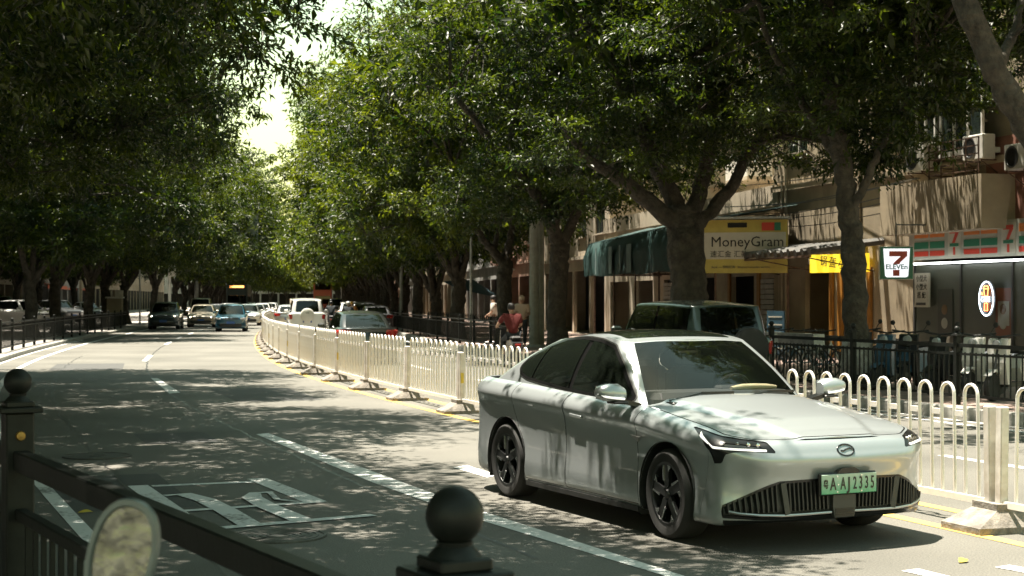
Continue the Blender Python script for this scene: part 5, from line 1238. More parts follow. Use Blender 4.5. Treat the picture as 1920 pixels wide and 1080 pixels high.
# overhead board on its gantry far down the left side
s = 150.; gb = empty('gantry_board', P(s, -8.8, .13), rz(s), 'pale panelled overhead board half hidden by the left trees', 'sign')
b = MB(); b.tube([(0, 0, 0), (0, 0, 10.6)], [.22, .16], 12); b.build('mast', 'steel', gb); b = MB(); b.bar((0, 0, 9.3), (6.2, 0, 9.3), .22); b.bar((0, 0, 7.2), (6.2, 0, 7.2), .22); b.build('beam', 'steel', gb)
for k in range(4):
    for j in range(2): b = MB(); b.box((.9 + k * 1.5, -.18, 7.6 + j * 1.7), (1.46, .08, 1.66)); b.build('panel', 'board_grey', gb)
# ------------------------------------------------------------------ traffic
HATCH = dict(fo=.82, wb=2.53, ro=.60, hw=.85, zb=.18, wr=.30, arch=.345, zn=.80, zc=.97, zr=.99, cowl=.02, header=-.80, rhead=-2.72, rbase=-3.02, zbf=.985, zbr=1.03, roof=1.53, rtop=.60, belt=.77)
TOWN = dict(SEDAN, fo=.90, wb=2.68, ro=1.02, hw=.90, zn=.73, zc=.93, zr=1.01, cowl=-.42, header=-1.12, rhead=-2.45, rbase=-3.08, zbf=.955, zbr=1.02, roof=1.47, belt=.79, wr=.32, arch=.37)
JEEP = dict(fo=.80, wb=2.70, ro=.98, hw=.92, zb=.26, wr=.38, arch=.45, zn=1.02, zc=1.12, zr=1.14, cowl=-.42, header=-.95, rhead=-3.38, rbase=-3.62, zbf=1.14, zbr=1.15, roof=1.84, rtop=.70, belt=.84, square=.8, pz=.72, sz=1.02,
            tl=[(12.9, 1.05), (14.1, 1.05), (14.1, .82), (12.9, .82)], inR=[.15, .06, .02, .0, .0, .0, .0, .01, .03], rwcol=10.3, bul=.02)
CROSS = dict(fo=.88, wb=2.70, ro=.86, hw=.93, zb=.20, wr=.35, arch=.41, zn=.86, zc=1.02, zr=1.07, cowl=-.22, header=-.95, rhead=-2.95, rbase=-3.36, zbf=1.04, zbr=1.10, roof=1.64, rtop=.64, belt=.82, square=.2)
VAN = dict(fo=.72, wb=2.85, ro=.85, hw=.86, zb=.20, wr=.31, arch=.36, zn=.98, zc=1.08, zr=1.12, cowl=.22, header=-.50, rhead=-3.35, rbase=-3.62, zbf=1.12, zbr=1.15, roof=1.90, rtop=.70, belt=.80, square=.7, inR=[.15, .06, .02, .0, .0, .0, .0, .01, .03])
def facing(s): return math.atan2(-math.cos(head(s)), -math.sin(head(s)))
def away(s): return math.atan2(math.cos(head(s)), math.sin(head(s)))
GO = 'oncoming cars on the left carriageway'; GA = 'cars driving away on the right carriageway'
def oncoming(s, u, name, label, pt, p, **k):
    q = P(s + p['fo'], u); return simple_car(name, label, 'car', q, facing(s), pt, p, GO, **k)
def leaving(s, u, name, label, pt, p, **k):
    q = P(s + p['wb'] + p['ro'], u); return simple_car(name, label, 'car', q, away(s), pt, p, GA, rear=True, **k)
oncoming(76.5, -1.9, 'hatchback_car', 'teal blue hatchback leading the oncoming queue next to the barrier', 'paint_blue', HATCH)
oncoming(83.5, -6.1, 'crossover_car', 'dark slate crossover near the left kerb', 'paint_slate', CROSS, lights='lit_lamp')
oncoming(90.5, -4.35, 'sedan_car', 'tan sedan with a lit lamp left of the teal hatchback', 'paint_tan', dict(TOWN), lights='lit_lamp')
oncoming(97., -1.7, 'sedan_car', 'white sedan right behind the teal hatchback', 'paint_white', TOWN)
oncoming(104, -4.2, 'sedan_car', 'dark grey sedan behind the tan sedan', 'paint_grey', TOWN)
oncoming(117, -6.2, 'minivan_car', 'beige minivan behind the slate crossover', 'paint_beige', VAN)
oncoming(112, -1.7, 'sedan_car', 'silver sedan third in the oncoming queue', 'paint_silver', TOWN)
oncoming(124, -1.6, 'sedan_car', 'white taxi with a roof sign in the oncoming queue', 'paint_white', TOWN)
oncoming(122, -4.4, 'sedan_car', 'silver car half hidden behind the dark grey sedan', 'paint_silver', TOWN)
for k, (s, u, pt) in enumerate(((138, -1.7, 'paint_grey'), (150, -1.6, 'paint_white'), (163, -1.7, 'paint_silver'), (141, -4.6, 'paint_black'), (176, -4.6, 'paint_white'))):
    oncoming(s, u, 'sedan_car', ['small grey car far back in the oncoming queue', 'small white car far back in the oncoming queue', 'tiny silver car far back in the oncoming queue', 'black car far back in the outer oncoming lane', 'tiny white car far back in the outer oncoming lane'][k], pt, TOWN)
leaving(31.3, 2.0, 'sedan_car', 'black sedan seen from behind through the white barrier', 'paint_black', dict(TOWN, ro=1.1, rbase=-3.25), plate=('B·26N98', 'plate_blue'))
leaving(65.5, 2.1, 'jeep_car', 'white off-roader with a round spare wheel cover', 'paint_white', dict(JEEP, ctext='2700', hw=.93), tyre_cover='cover_cream')
sj = s_at(1368, 5.15, 8, 60)
leaving(sj, 5.15, 'jeep_car', 'dark green jeep with a spare wheel behind the silver sedan roof', 'paint_green', dict(JEEP, roof=1.76, sy=-.3, sz=.95), tyre_cover='rubber', roof_rack=False)
leaving(104, 1.8, 'minivan_car', 'beige minivan ahead of the white off-roader', 'paint_beige', VAN); leaving(84, 1.2, 'sedan_car', 'pale sedan mostly hidden by the white off-roader', 'paint_silver', TOWN)
leaving(122, 1.9, 'crossover_car', 'dark crossover ahead of the beige minivan', 'paint_grey', CROSS); leaving(140, 1.9, 'minivan_car', 'small white van far ahead by the barrier', 'paint_white', VAN); leaving(158, 1.9, 'sedan_car', 'tiny dark car far ahead by the barrier', 'paint_black', TOWN)
leaving(92, 5.2, 'crossover_car', 'white crossover in the kerb lane on the right', 'paint_white', CROSS); leaving(80, 5.55, 'crossover_car', 'black crossover in the kerb lane right of the white one', 'paint_black', CROSS); leaving(72, 5.9, 'sedan_car', 'dark car by the kerb nearest to the pale pole', 'paint_grey', TOWN)
leaving(150, 5.2, 'minivan_car', 'dark van far ahead beside the red bus', 'paint_black', VAN)
for k, (x, u, pt, p) in enumerate(((72, -13.5, 'paint_white', CROSS), (128, -14.5, 'paint_grey', CROSS), (20, -15.5, 'paint_black', VAN), (175, -15, 'paint_silver', TOWN))):
    s = s_at(x, u, 40); q = P(s, u, .13); simple_car('parked_car', ['pale crossover parked behind the left railing', 'dark grey crossover parked behind the thin forked tree', 'black van parked at the left edge', 'silver car parked behind the upright tree'][k], 'car', q, facing(s) + R([50, 40, 60, 30][k]), pt, p, 'cars parked behind the left railing')

def bus(name, label, s, u, h, L, pt, face, deck=1, led=True, grp=None):
    """front end or rear end towards the camera at s; local +x points to the camera"""
    q = P(s, u); r = empty(name, q, facing(s), label, 'bus'); W2 = 1.25
    b = MB(); b.box((-L / 2, 0, .35 + (h - .35) / 2), (L, 2 * W2, h - .35), bev=.14); b.build('body', pt, r, smooth=30)
    for dk in range(deck):
        z0 = 1.15 + dk * 1.95; b = MB(); b.box((.012, 0, z0 + .55), (.04, 2.1, 1.1), bev=.03); b.build('end_window', 'glass_dark', r)
        for sg in (1, -1):
            for k in range(5): b = MB(); b.box((-1.2 - k * 1.9, sg * (W2 + .004), z0 + .55), (1.75, .03, .9)); b.build('side_window', 'glass_dark', r)
    if led: b = MB(); b.box((.03, 0, h - .30), (.05, 1.7, .26)); b.build('route_display', 'led_orange', r)
    for sg in (1, -1): b = MB(); b.box((.02, sg * .95, .75), (.05, .3, .2), bev=.02); b.build('lamp', 'lamp_glass' if face else 'tail_red', r)
    b = MB(); b.box((.02, 0, .5), (.06, 2.3, .18), bev=.02); b.build('bumper', 'dark', r)
    for x in (-1.6, -L + 2.2):
        for sg in (1, -1): add_wheel(r, x, sg * 1.1, .48, .28)
    return r
bus('city_bus', 'dark bus with a lit orange route display on the left', 178, -6.1, 3.6, 11, 'bus_dark', True)
bus('city_bus', 'red double deck bus far ahead on the right carriageway', 205, 4.2, 4.3, 11, 'bus_red', False, 2, False)

# ------------------------------------------------------------------ people and two-wheelers
def skin_body(name, joints, edges, material, parent, sub=1, root=0):
    me = bpy.data.meshes.new(name); me.from_pydata([j[0] for j in joints], edges, []); o = mesh_obj(name, me, parent)
    me.materials.append(M[material]); md = o.modifiers.new('skin', 'SKIN'); md.use_smooth_shade = True
    sk = me.skin_vertices[0].data if me.skin_vertices else None
    if sk is None:
        b = bmesh.new(); b.from_mesh(me); b.verts.layers.skin.verify(); b.to_mesh(me); b.free(); sk = me.skin_vertices[0].data
    for i, j in enumerate(joints):
        rr = j[1] if hasattr(j[1], '__len__') else (j[1], j[1]); sk[i].radius = rr; sk[i].use_root = i == root
    sb = o.modifiers.new('sub', 'SUBSURF'); sb.levels = sub; sb.render_levels = sub; return o
def person(label, loc, rzv, pose, shirt, trousers='trousers', hair='hair', helmet=None, group=None):
    """pose: dict of joints; local +x is where the person faces"""
    r = empty('person', loc, rzv, label, 'person', group); J = pose
    def g(k): return Vector(J[k])
    pel, ch, nk, hd = g('pelvis'), g('chest'), g('neck'), g('head')
    js = [(pel, (.13, .10)), ((pel + ch) / 2, (.13, .095)), (ch, (.155, .105)), (nk, (.055, .055)), (hd - (hd - nk) * .35, (.06, .07)), (hd, (.082, .098)), (hd + (hd - nk).normalized() * .08, (.062, .075))]
    ed = [(i, i + 1) for i in range(6)]
    for sg in ('l', 'r'):
        i0 = len(js); js += [(g('sh' + sg), (.062, .062)), (g('el' + sg), (.042, .042)), (g('wr' + sg), (.029, .029)), (g('hd' + sg), (.034, .02))]; ed += [(2, i0), (i0, i0 + 1), (i0 + 1, i0 + 2), (i0 + 2, i0 + 3)]
        i1 = len(js); js += [(g('hip' + sg), (.088, .088)), (g('kn' + sg), (.058, .058)), (g('an' + sg), (.038, .038)), (g('to' + sg), (.036, .028))]; ed += [(0, i1), (i1, i1 + 1), (i1 + 1, i1 + 2), (i1 + 2, i1 + 3)]
    for (off, rr) in (((.108, 0, -.02), .013), ((0, .098, -.01), .014), ((0, -.098, -.01), .014)):          # nose and ears grow out of the head
        js.append((hd + Vector(off), (rr, rr))); ed.append((5, len(js) - 1))
    for sg, hi in (('l', 10), ('r', 18)):                       # five fingers curled over the grip
        h0 = g('hd' + sg); dr = (h0 - g('wr' + sg)).normalized(); sd_ = Vector((-dr.y, dr.x, 0)); sd_ = sd_.normalized() if sd_.length > .1 else Vector((0, 1, 0))
        for k in range(5):
            ln = (.040, .062, .068, .062, .048)[k]; a_ = h0 + sd_ * (k - 2) * .019 + dr * (.012 if k else -.02); b_ = a_ + dr * ln * .6 + Vector((0, 0, -.010)) + sd_ * (-.02 if k == 0 else 0); c_ = b_ + dr * ln * .2 + Vector((0, 0, -.028))
            n0 = len(js); js += [(a_, (.010, .010)), (b_, (.009, .009)), (c_, (.0075, .0075))]; ed += [(hi, n0), (n0, n0 + 1), (n0 + 1, n0 + 2)]
    skin_body('body', js, ed, 'skin', r, 2)
    ts = [(pel + Vector((0, 0, -.03)), (.15, .12)), ((pel + ch) / 2, (.155, .12)), (ch, (.185, .145)), (nk - (nk - ch) * .12, (.105, .095))]; te = [(0, 1), (1, 2), (2, 3)]
    for sg in ('l', 'r'):
        i0 = len(ts); e2 = g('sh' + sg).lerp(g('el' + sg), .8); ts += [(g('sh' + sg) + Vector((0, 0, .015)), (.092, .092)), (e2, (.066, .066))]; te += [(2, i0), (i0, i0 + 1)]
    skin_body('shirt', ts, te, shirt, r, 2)
    tr = [(pel, (.148, .118))]; tq = []
    for sg in ('l', 'r'):
        i0 = len(tr); tr += [(g('hip' + sg), (.102, .102)), (g('kn' + sg), (.076, .076)), (g('an' + sg).lerp(g('kn' + sg), .12), (.062, .062))]; tq += [(0, i0), (i0, i0 + 1), (i0 + 1, i0 + 2)]
    skin_body('trousers', tr, tq, trousers, r, 2)
    up = (hd - nk).normalized(); b = MB(); 
    b.lathe([(.001, .125), (.05, .115), (.085, .085), (.102, .03), (.100, -.02), (.09, -.045 if helmet else -.06)], 16)
    o = b.build('helmet' if helmet else 'hair', helmet or hair, r, hd + up * .035 + Vector((-.018, 0, 0)), smooth='all'); o.scale = (1.12, .98, 1.)
    for sg in (1, -1): b = MB(); b.lathe([(.001, .006), (.010, .002), (.012, -.004)], 8, axis='x'); b.build('eye', 'black', r, hd + Vector((.092, sg * .034, .008)))
    for sg in ('l', 'r'):
        q = g('to' + sg); b = MB(); b.box(((g('an' + sg) + q) / 2 + Vector((0, 0, -.045))), (.27, .09, .07), bev=.02); b.build('shoe', 'black', r)
    return r
def stand(h=1.70, lean=0., arm=0., step=.1):
    k = h / 1.70
    d = dict(pelvis=(0, 0, .94), chest=(lean * .3, 0, 1.30), neck=(lean * .4 + .01, 0, 1.47), head=(lean * .5 + .03, 0, 1.61), shl=(lean * .35, .19, 1.40), ell=(lean * .3 + .03, .25, 1.13), wrl=(.10 + arm * .3, .24, .92 + arm * .25), hdl=(.13 + arm * .35, .23, .85 + arm * .3),
             shr=(lean * .35, -.19, 1.40), elr=(lean * .3, -.25, 1.13), wrr=(.12 + arm * .2, -.22, .93 + arm * .2), hdr=(.15 + arm * .25, -.21, .86 + arm * .25), hipl=(0, .09, .88), knl=(step * .6, .10, .50), anl=(step, .10, .09), tol=(step + .14, .11, .05), hipr=(0, -.09, .88), knr=(-step * .1, -.10, .50), anr=(-step, -.10, .09), tor=(-step + .14, -.11, .05))
    return {a: tuple(c * k for c in v) for a, v in d.items()}
RIDE = dict(pelvis=(-.28, 0, .88), chest=(-.16, 0, 1.22), neck=(-.10, 0, 1.38), head=(-.06, 0, 1.53), shl=(-.13, .20, 1.32), ell=(.08, .31, 1.12), wrl=(.30, .30, 1.05), hdl=(.37, .28, 1.05), shr=(-.13, -.20, 1.32), elr=(.08, -.31, 1.12), wrr=(.30, -.30, 1.05), hdr=(.37, -.28, 1.05),
            hipl=(-.22, .10, .84), knl=(.16, .15, .72), anl=(.12, .13, .36), tol=(.26, .13, .32), hipr=(-.22, -.10, .84), knr=(.16, -.15, .72), anr=(.12, -.13, .36), tor=(.26, -.13, .32))
def scooter(label, loc, rzv, pt, group='scooters', mirrors=True):
    r = empty('scooter', loc, rzv, label, 'scooter', group); rr = .215
    for x in (.62, -.58):
        b = MB(); b.lathe([(rr - .07, -.035), (rr - .01, -.045), (rr, -.02), (rr, .02), (rr - .01, .045), (rr - .07, .035)], 24, axis='y'); w_ = b.build('wheel', 'rubber', r, (x, 0, rr)); b = MB(); b.lathe([(.001, .03), (.05, .032), (.13, .02), (.14, 0), (.13, -.02), (.05, -.032), (.001, -.03)], 18, axis='y'); b.build('rim', 'alloy', w_)
    b = MB(); b.prism([(-.80, .66), (-.55, .74), (-.05, .70), (.0, .50), (-.08, .30), (-.42, .30), (-.66, .45)], -.14, .14, 'xz'); b.build('rear_body', pt, r)
    b = MB(); b.prism([(.0, .30), (.40, .28), (.44, .22), (-.10, .22)], -.16, .16, 'xz'); b.build('footboard', 'dark', r)
    b = MB(); b.prism([(.36, .26), (.46, .26), (.52, .60), (.44, .96), (.36, .98), (.40, .60)], -.17, .17, 'xz'); b.build('front_shield', pt, r)
    b = MB(); b.prism([(.45, .48), (.62, .50), (.80, .40), (.66, .47), (.48, .42)], -.07, .07, 'xz'); b.build('mudguard', pt, r); b = MB(); b.tube([(.40, 0, .98), (.62, 0, .22)], .03, 8); b.build('fork', 'dark', r)
    b = MB(); b.box((-.38, 0, .78), (.66, .27, .10), bev=.04); b.build('saddle', 'seat', r); b = MB(); b.tube([(.34, .34, 1.04), (.38, .18, 1.02), (.40, 0, 1.0), (.38, -.18, 1.02), (.34, -.34, 1.04)], .016, 8); b.build('handlebar', 'dark', r)
    b = MB(); b.lathe([(.001, .03), (.07, .02), (.08, -.03), (.05, -.06)], 14, axis='x'); b.build('headlamp', 'lamp_glass', r, (.50, 0, .88)); b = MB(); b.box((-.80, 0, .60), (.04, .16, .07), bev=.01); b.build('tail_lamp', 'tail_red', r)
    if mirrors:
        for sg in (1, -1):
            b = MB(); b.tube([(.37, sg * .24, 1.02), (.36, sg * .29, 1.10), (.34, sg * .32, 1.15)], .007, 6); q = b.build('mirror_stem', 'dark', r); b = MB(); b.lathe([(.001, .010), (.036, .008), (.046, 0), (.036, -.015)], 14, axis='x'); o = b.build('mirror_head', 'dark', q, (.34, sg * .33, 1.175)); o.rotation_euler = (0, 0, math.pi)
    b = MB(); b.bar((-.3, .16, .28), (-.34, .30, .01), .018); b.build('stand', 'steel', r); return r
# the rider in the red shirt
s = s_at(957, 5.4, 15, 80); q = P(s, 5.4); scooter('dark scooter carrying the red shirted rider', q, away(s), 'scoot_black', 'scooters in traffic')
person('rider in a dark red shirt on a scooter seen from behind', q, away(s), RIDE, 'shirt_red')
for k, (x, u, s, sh, hm, pt) in enumerate(((628, 4.3, 71, 'shirt_dark', 'helmet_w', 'scoot_red'), (648, 4.7, 76, 'shirt_orange', 'helmet_y', 'scoot_black'), (612, 3.7, 82, 'shirt_dark', 'helmet_k', 'scoot_black'))):
    q = P(s, u); scooter(['red scooter right of the white off-roader', 'dark scooter under the orange rider', 'dark scooter farther ahead of the off-roader'][k], q, away(s), pt, 'scooters in traffic', False)
    person(['rider in dark clothes with a white helmet', 'rider in orange with a yellow helmet', 'rider in dark clothes with a dark helmet'][k], q, away(s), RIDE, sh, helmet=hm)
s = s_at(925, 8.2, 20); person('pedestrian in a white shirt facing left behind the railing', P(s, 8.2, .18), R(170), stand(1.68, .0, .4), 'shirt_white')
s = s_at(980, 8.0, 20); person('pedestrian in a pale shirt looking down, beside the thick pole', P(s, 8.0, .18), R(-100), stand(1.66, .15, .9), 'shirt_pink', 'trousers', helmet='shirt_pink')
# scooters parked on the right pavement
for k, (x, u, pt, a) in enumerate(((1905, 8.4, 'scoot_white', 205), (1845, 8.6, 'scoot_white', 210), (1790, 8.5, 'scoot_black', 200), (1725, 8.9, 'scoot_black', 215), (1690, 8.4, 'scoot_blue', 200), (1640, 9.2, 'scoot_black', 205))):
    s = s_at(x, u, 2, 60); scooter(['white scooter at the right edge', 'white scooter left of the rightmost one', 'black scooter under the neon sign', 'black scooter before the narrow white board', 'blue scooter before the yellow wall', 'black scooter right of the limewashed tree'][k] + ' behind the black railing', P(s, u, .18), rz(s) + R(a), pt, 'scooters parked before the store', k % 2 == 1)
def bicycle(label, loc, rzv, pt):
    r = empty('bicycle', loc, rzv, label, 'bicycle', 'bicycles parked in a row'); rr = .31
    for x in (.52, -.52):
        b = MB(); b.tube([(rr * math.cos(a), 0, rr * math.sin(a)) for a in np.linspace(0, 2 * math.pi, 25)], .018, 6, cap=False); w_ = b.build('wheel', 'rubber', r, (x, 0, rr + .018)); b = MB()
        for k in range(8): a = math.pi * k / 8; b.bar((-rr * math.cos(a), 0, -rr * math.sin(a)), (rr * math.cos(a), 0, rr * math.sin(a)), .004)
        b.build('spokes', 'steel', w_)
    b = MB()
    for a_, c_ in (((-.52, 0, .33), (-.12, 0, .30)), ((-.12, 0, .30), (-.25, 0, .78)), ((-.25, 0, .74), (-.52, 0, .33)), ((-.12, 0, .30), (.36, 0, .72)), ((-.2, 0, .55), (.35, 0, .76)), ((.34, 0, .92), (.52, 0, .33))): b.tube([a_, c_], .02, 6)
    b.build('frame', pt, r); b = MB(); b.box((-.27, 0, .86), (.25, .15, .06), bev=.02); b.build('saddle', 'seat', r); b = MB(); b.tube([(.22, .28, 1.02), (.33, .1, .98), (.33, -.1, .98), (.22, -.28, 1.02)], .014, 6); b.build('handlebar', 'dark', r)
    b = MB(); b.prism([(.40, .72), (.66, .72), (.70, .94), (.40, .94)], -.16, .16, 'xz'); b.build('basket', 'steel', r); return r
for k in range(5):
    x = 1462 + 26 * k; s = s_at(x, 8.3, 5, 60); bicycle('bicycle %s in the row behind the black railing' % ['at the left end', 'second from the left', 'in the middle', 'second from the right', 'at the right end'][k], P(s, 8.3, .18), rz(s) + R(195), ['scoot_blue', 'scoot_white', 'scoot_blue', 'scoot_white', 'scoot_black'][k])
# ------------------------------------------------------------------ the silver sedan in front
def plate_green():
    m = mat('plate_green', (.1, .4, .2), .45); n = m.node_tree.nodes; l = m.node_tree.links
    tc = n.new('ShaderNodeTexCoord'); sp = n.new('ShaderNodeSeparateXYZ'); r = n.new('ShaderNodeValToRGB')
    mr = n.new('ShaderNodeMapRange'); mr.inputs[1].default_value = -.07; mr.inputs[2].default_value = .07
    l.new(tc.outputs['Object'], sp.inputs[0]); l.new(sp.outputs['Z'], mr.inputs[0]); l.new(mr.outputs[0], r.inputs[0])
    r.color_ramp.elements[0].color = (.10, .36, .20, 1); r.color_ramp.elements[1].color = (.42, .52, .44, 1)
    l.new(r.outputs[0], n['Principled BSDF'].inputs['Base Color']); return m
M['plate_green'] = plate_green()
M['drl'] = mat('lamp_strip', (.88, .87, .82), .25, emit=(1, .96, .88), estr=.25)
M['lens'] = mat('lamp_lens', (.03, .032, .032), .08, coat=1.)
M['grille_grey'] = mat('grille_grey', (.035, .038, .035), .5)

CAR = empty('silver_sedan', (1.966, 11.978, 0), R(-64.4), 'silver electric sedan with green plate driving towards the camera', 'car')
sp_ = dict(SEDAN, bulge=True, ny=26)
low, hood = body_surfaces(sp_, 12, 6)
cab, roof = cabin_surfaces(sp_, 12, 8)
fo, wb, wr, AR = sp_['fo'], sp_['wb'], sp_['wr'], sp_['arch']
for wx in (0, -wb):
    _, low = cut(low, lambda V: np.hypot(V[:, 0] - wx, V[:, 2] - wr) - AR)
    for sg in (1, -1): arch_liner(CAR, wx, sg * .60, sg * .925, AR + .004, wr)
# lamps and grille are cut out of the skin itself; (column, height) outlines
HL = [(5.35, .852), (4.6, .822), (4, .805), (3, .79), (2.1, .772), (1.85, .695), (2.6, .706), (3.3, .70), (3.62, .685), (3.78, .62), (4.10, .615), (4.22, .70), (4.6, .765)]
hl, low = cut(low, f_poly(3, 2, HL))
drl, hl = cut(hl, f_poly(3, 2, [(4.20, .738), (4.08, .722), (3.2, .712), (2.1, .706), (2.1, .720), (3.2, .727), (4.1, .737), (4.75, .80), (4.95, .825), (4.85, .79)]))
lens, hl = cut(hl, f_poly(3, 2, [(3.75, .765), (3.0, .757), (2.3, .742), (2.25, .728), (3.2, .735), (3.8, .745)]))
GR = [(-3.8, .325), (-3.0, .395), (-1.75, .497), (0, .512), (1.75, .497), (3.0, .395), (3.8, .325), (3.78, .238), (2.5, .226), (0, .222), (-2.5, .226), (-3.78, .238)]
gr, low = cut(low, f_poly(3, 2, GR))
gr, rim_ = cut(gr, f_poly(3, 2, GR, -.018))
lip, low = cut(low, lambda V: np.maximum(V[:, 2] - .222, V[:, 3] - 3.78))
tl, low = cut(low, f_poly(3, 2, [(13.0, .975), (17, .965), (17, .90), (14, .88), (13.2, .865)]))
# doors with their shut lines
def panel(m, fld, g=.0035):
    a, rest = cut(m, lambda V: fld(V) - g); p_, seam = cut(a, lambda V: fld(V) + g); return p_, seam, rest
FD = [(-.44, 1.2), (-.445, .75), (-.43, .45), (-.39, .215), (-1.60, .215), (-1.66, 1.2)]
RD = [(-1.672, 1.2), (-1.612, .215), (-2.36, .215), (-2.42, .45), (-2.52, .65), (-2.60, .80), (-2.61, 1.2)]
seams = []
fd, sm, low = panel(low, f_poly(0, 2, FD)); seams.append(sm)
rd, sm, low = panel(low, f_poly(0, 2, RD)); seams.append(sm)
bmp, sm, low = panel(low, lambda V: np.maximum(V[:, 3] - (4.55 - .9 * (V[:, 2] - .45)), V[:, 2] - 9)); seams.append(sm)      # front bumper skin
rbm, sm, low = panel(low, lambda V: np.maximum(12.75 - V[:, 3], V[:, 2] - .86)); seams.append(sm)
ring = hood[0][np.isclose(hood[0][:, 4], 8)]; ring = ring[np.argsort(ring[:, 3])]; ring = ring[ring[:, 0] > -.5]
pl = [(q[0], q[1]) for q in ring[1::3]]; pl = pl + [(-.52, pl[-1][1])] ; pl = pl + [(x, -y) for x, y in pl[::-1]]
top_rest = hood
hd, sm, top_rest = panel(top_rest, lambda V: poly_sdf(V[:, 0], V[:, 1], pl) + .020, .0055); seams.append(sm)
_, top_rest = cut(top_rest, lambda V: np.maximum(V[:, 0] - (sp_['cowl'] - .10), sp_['rbase'] + .12 - V[:, 0]))
surf_obj('body', join(low, top_rest), 'silver_paint', CAR)
surf_obj('front_bumper', bmp, 'silver_paint', CAR); surf_obj('rear_bumper', rbm, 'silver_paint', CAR)
surf_obj('hood', hd, 'silver_paint', CAR)
surf_obj('shut_line', join(*seams), 'black', CAR, 'both', -.006)
for sd_ in ('left', 'right'):
    d1 = surf_obj('front_door', fd, 'silver_paint', CAR, sd_); d2 = surf_obj('rear_door', rd, 'silver_paint', CAR, sd_)
    sg = 1 if sd_ == 'left' else -1
    for d_, hx, hz in ((d1, -1.42, .815), (d2, -2.30, .865)):
        m = MB(); m.box((0, 0, 0), (.20, .012, .026), bev=.005); h_ = m.build('door_handle', 'silver_paint', d_, (hx, sg * .925, hz)); h_.rotation_euler = (0, R(3), 0)
    h_ = surf_obj('headlight', hl, 'black', CAR, sd_, -.006)
    surf_obj('light_strip', drl, 'drl', h_, sd_, .002); surf_obj('lens', lens, 'lens', h_, sd_, -.012)
    for k in range(4):                                           # the lamp's projector cells
        m = MB(); m.lathe([(.001, .006), (.013, .003), (.016, -.012)], 12, axis='x')
        q = m.build('projector', 'chrome', h_, (fo - .150 - .028 * k - .010 * k * k, sg * (.66 + .055 * k), .748 + .003 * k)); q.rotation_euler = (0, 0, sg * R(18 + 9 * k))
    surf_obj('taillight', tl, 'tail_red', CAR, sd_, .003)
surf_obj('grille', gr, 'grille_grey', CAR, 'both', -.022); surf_obj('grille_frame', rim_, 'black', CAR, 'both', .002); surf_obj('front_lip', lip, 'black', CAR)
# fins inside the grille, the painted centre column and the dividing webs
grV = gr[0]
def skin_x(y, z, V=grV):
    k = np.argmin((V[:, 1] - abs(y)) ** 2 + (V[:, 2] - z) ** 2); return V[k, 0]
GRO = bpy.data.objects[[o.name for o in CAR.children if o.name.startswith('grille') and 'frame' not in o.name][0]]
for sg in (1, -1):
    for k in range(22):
        y = .135 + k * .0335
        if .455 < y < .505: continue
        zt = np.interp(y, [0, .52, .70, .86], [.492, .478, .40, .33]); zb_ = np.interp(y, [0, .52, .86], [.285, .285, .265])
        if zt - zb_ < .02: continue
        x0 = skin_x(y, zt - .02) - .018; x1 = skin_x(y, zb_ + .02) - .018
        m = MB(); m.bar((x0, sg * (y + .012), zt), (x1, sg * y, zb_), .010, .05, up=(1, 0, 0)); m.build('grille_fin', 'dark', GRO)
    m = MB(); m.bar((skin_x(.48, .45) + .002, sg * .50, .485), (skin_x(.48, .28) + .002, sg * .46, .262), .045, .02, up=(1, 0, 0)); m.build('grille_web', 'grille_grey', GRO)
    pts = [(skin_x(y, .255) + .012, sg * y, z) for y, z in ((.10, .262), (.3, .258), (.5, .256), (.66, .262), (.78, .272), (.84, .285))]
    m = MB(); m.tube(pts, .011, 8); m.build('grille_strip', 'chrome_dull', GRO, smooth=True)
M_ = MB(); M_.prism([(-.095, .44), (.095, .44), (.10, .30), (.085, .225), (-.085, .225), (-.10, .30)], fo - .075, fo - .040, 'yz'); M_.build('centre_column', 'grille_grey', CAR)
m = MB()
for k in range(5): m.bar((fo - .036, -.08, .235 + k * .012), (fo - .036, .08, .235 + k * .012), .006, .006)
m.build('sensor_ribs', 'black', CAR)
# number plate, its bracket and the camera bump above
m = MB(); m.box((fo - .010, 0, .468), (.03, .50, .158), bev=.01); m.prism([(-.10, .54), (-.08, .565), (-.05, .578), (.05, .578), (.08, .565), (.10, .54)], fo - .05, fo + .012, 'yz'); m.build('plate_bracket', 'black', CAR)
npl = number_plate(CAR, (fo + .012, 0, .468), None, 'plate_green', None, size=(.48, .14))
def plate_txt(t, y, sz, sq):
    me = text_mesh(t, sz, 'black', .0012, sq, bold=.0012); me.transform(Matrix.Rotation(R(90), 4, 'Z')); mesh_obj('plate_lettering', me, npl, (.0065, y, -.002))
plate_txt('粤', -.205, .068, .62); plate_txt('A', -.142, .125, .62)
for k, ch in enumerate('AJ2335'): plate_txt(ch, -.056 + k * .0515, .125, .85 if ch == 'J' else .54)
m = MB(); m.lathe([(.001, .003), (.006, .002), (.007, 0)], 10, axis='x')
for (y, z) in ((-.105, .055), (.105, .055), (-.105, -.055), (.105, -.055), (-.098, -.004)): m.build('plate_screw', 'chrome', npl, (.005, y, z))
# badge: an oval ring with a curved bar
def oval(a, b, n=40): return [(0, a * math.cos(2 * math.pi * k / n), b * math.sin(2 * math.pi * k / n)) for k in range(n + 1)]
m = MB(); m.tube(oval(.070, .044), .0075, 6, cap=False); m.tube([(0, .062, .004), (0, .035, .012), (0, .0, .004), (0, -.02, -.006), (0, -.045, -.004)], .007, 6)
o = m.build('badge', 'chrome_dark', CAR, (fo - .028, 0, .70), smooth=True); o.rotation_euler = (0, R(-30), 0)
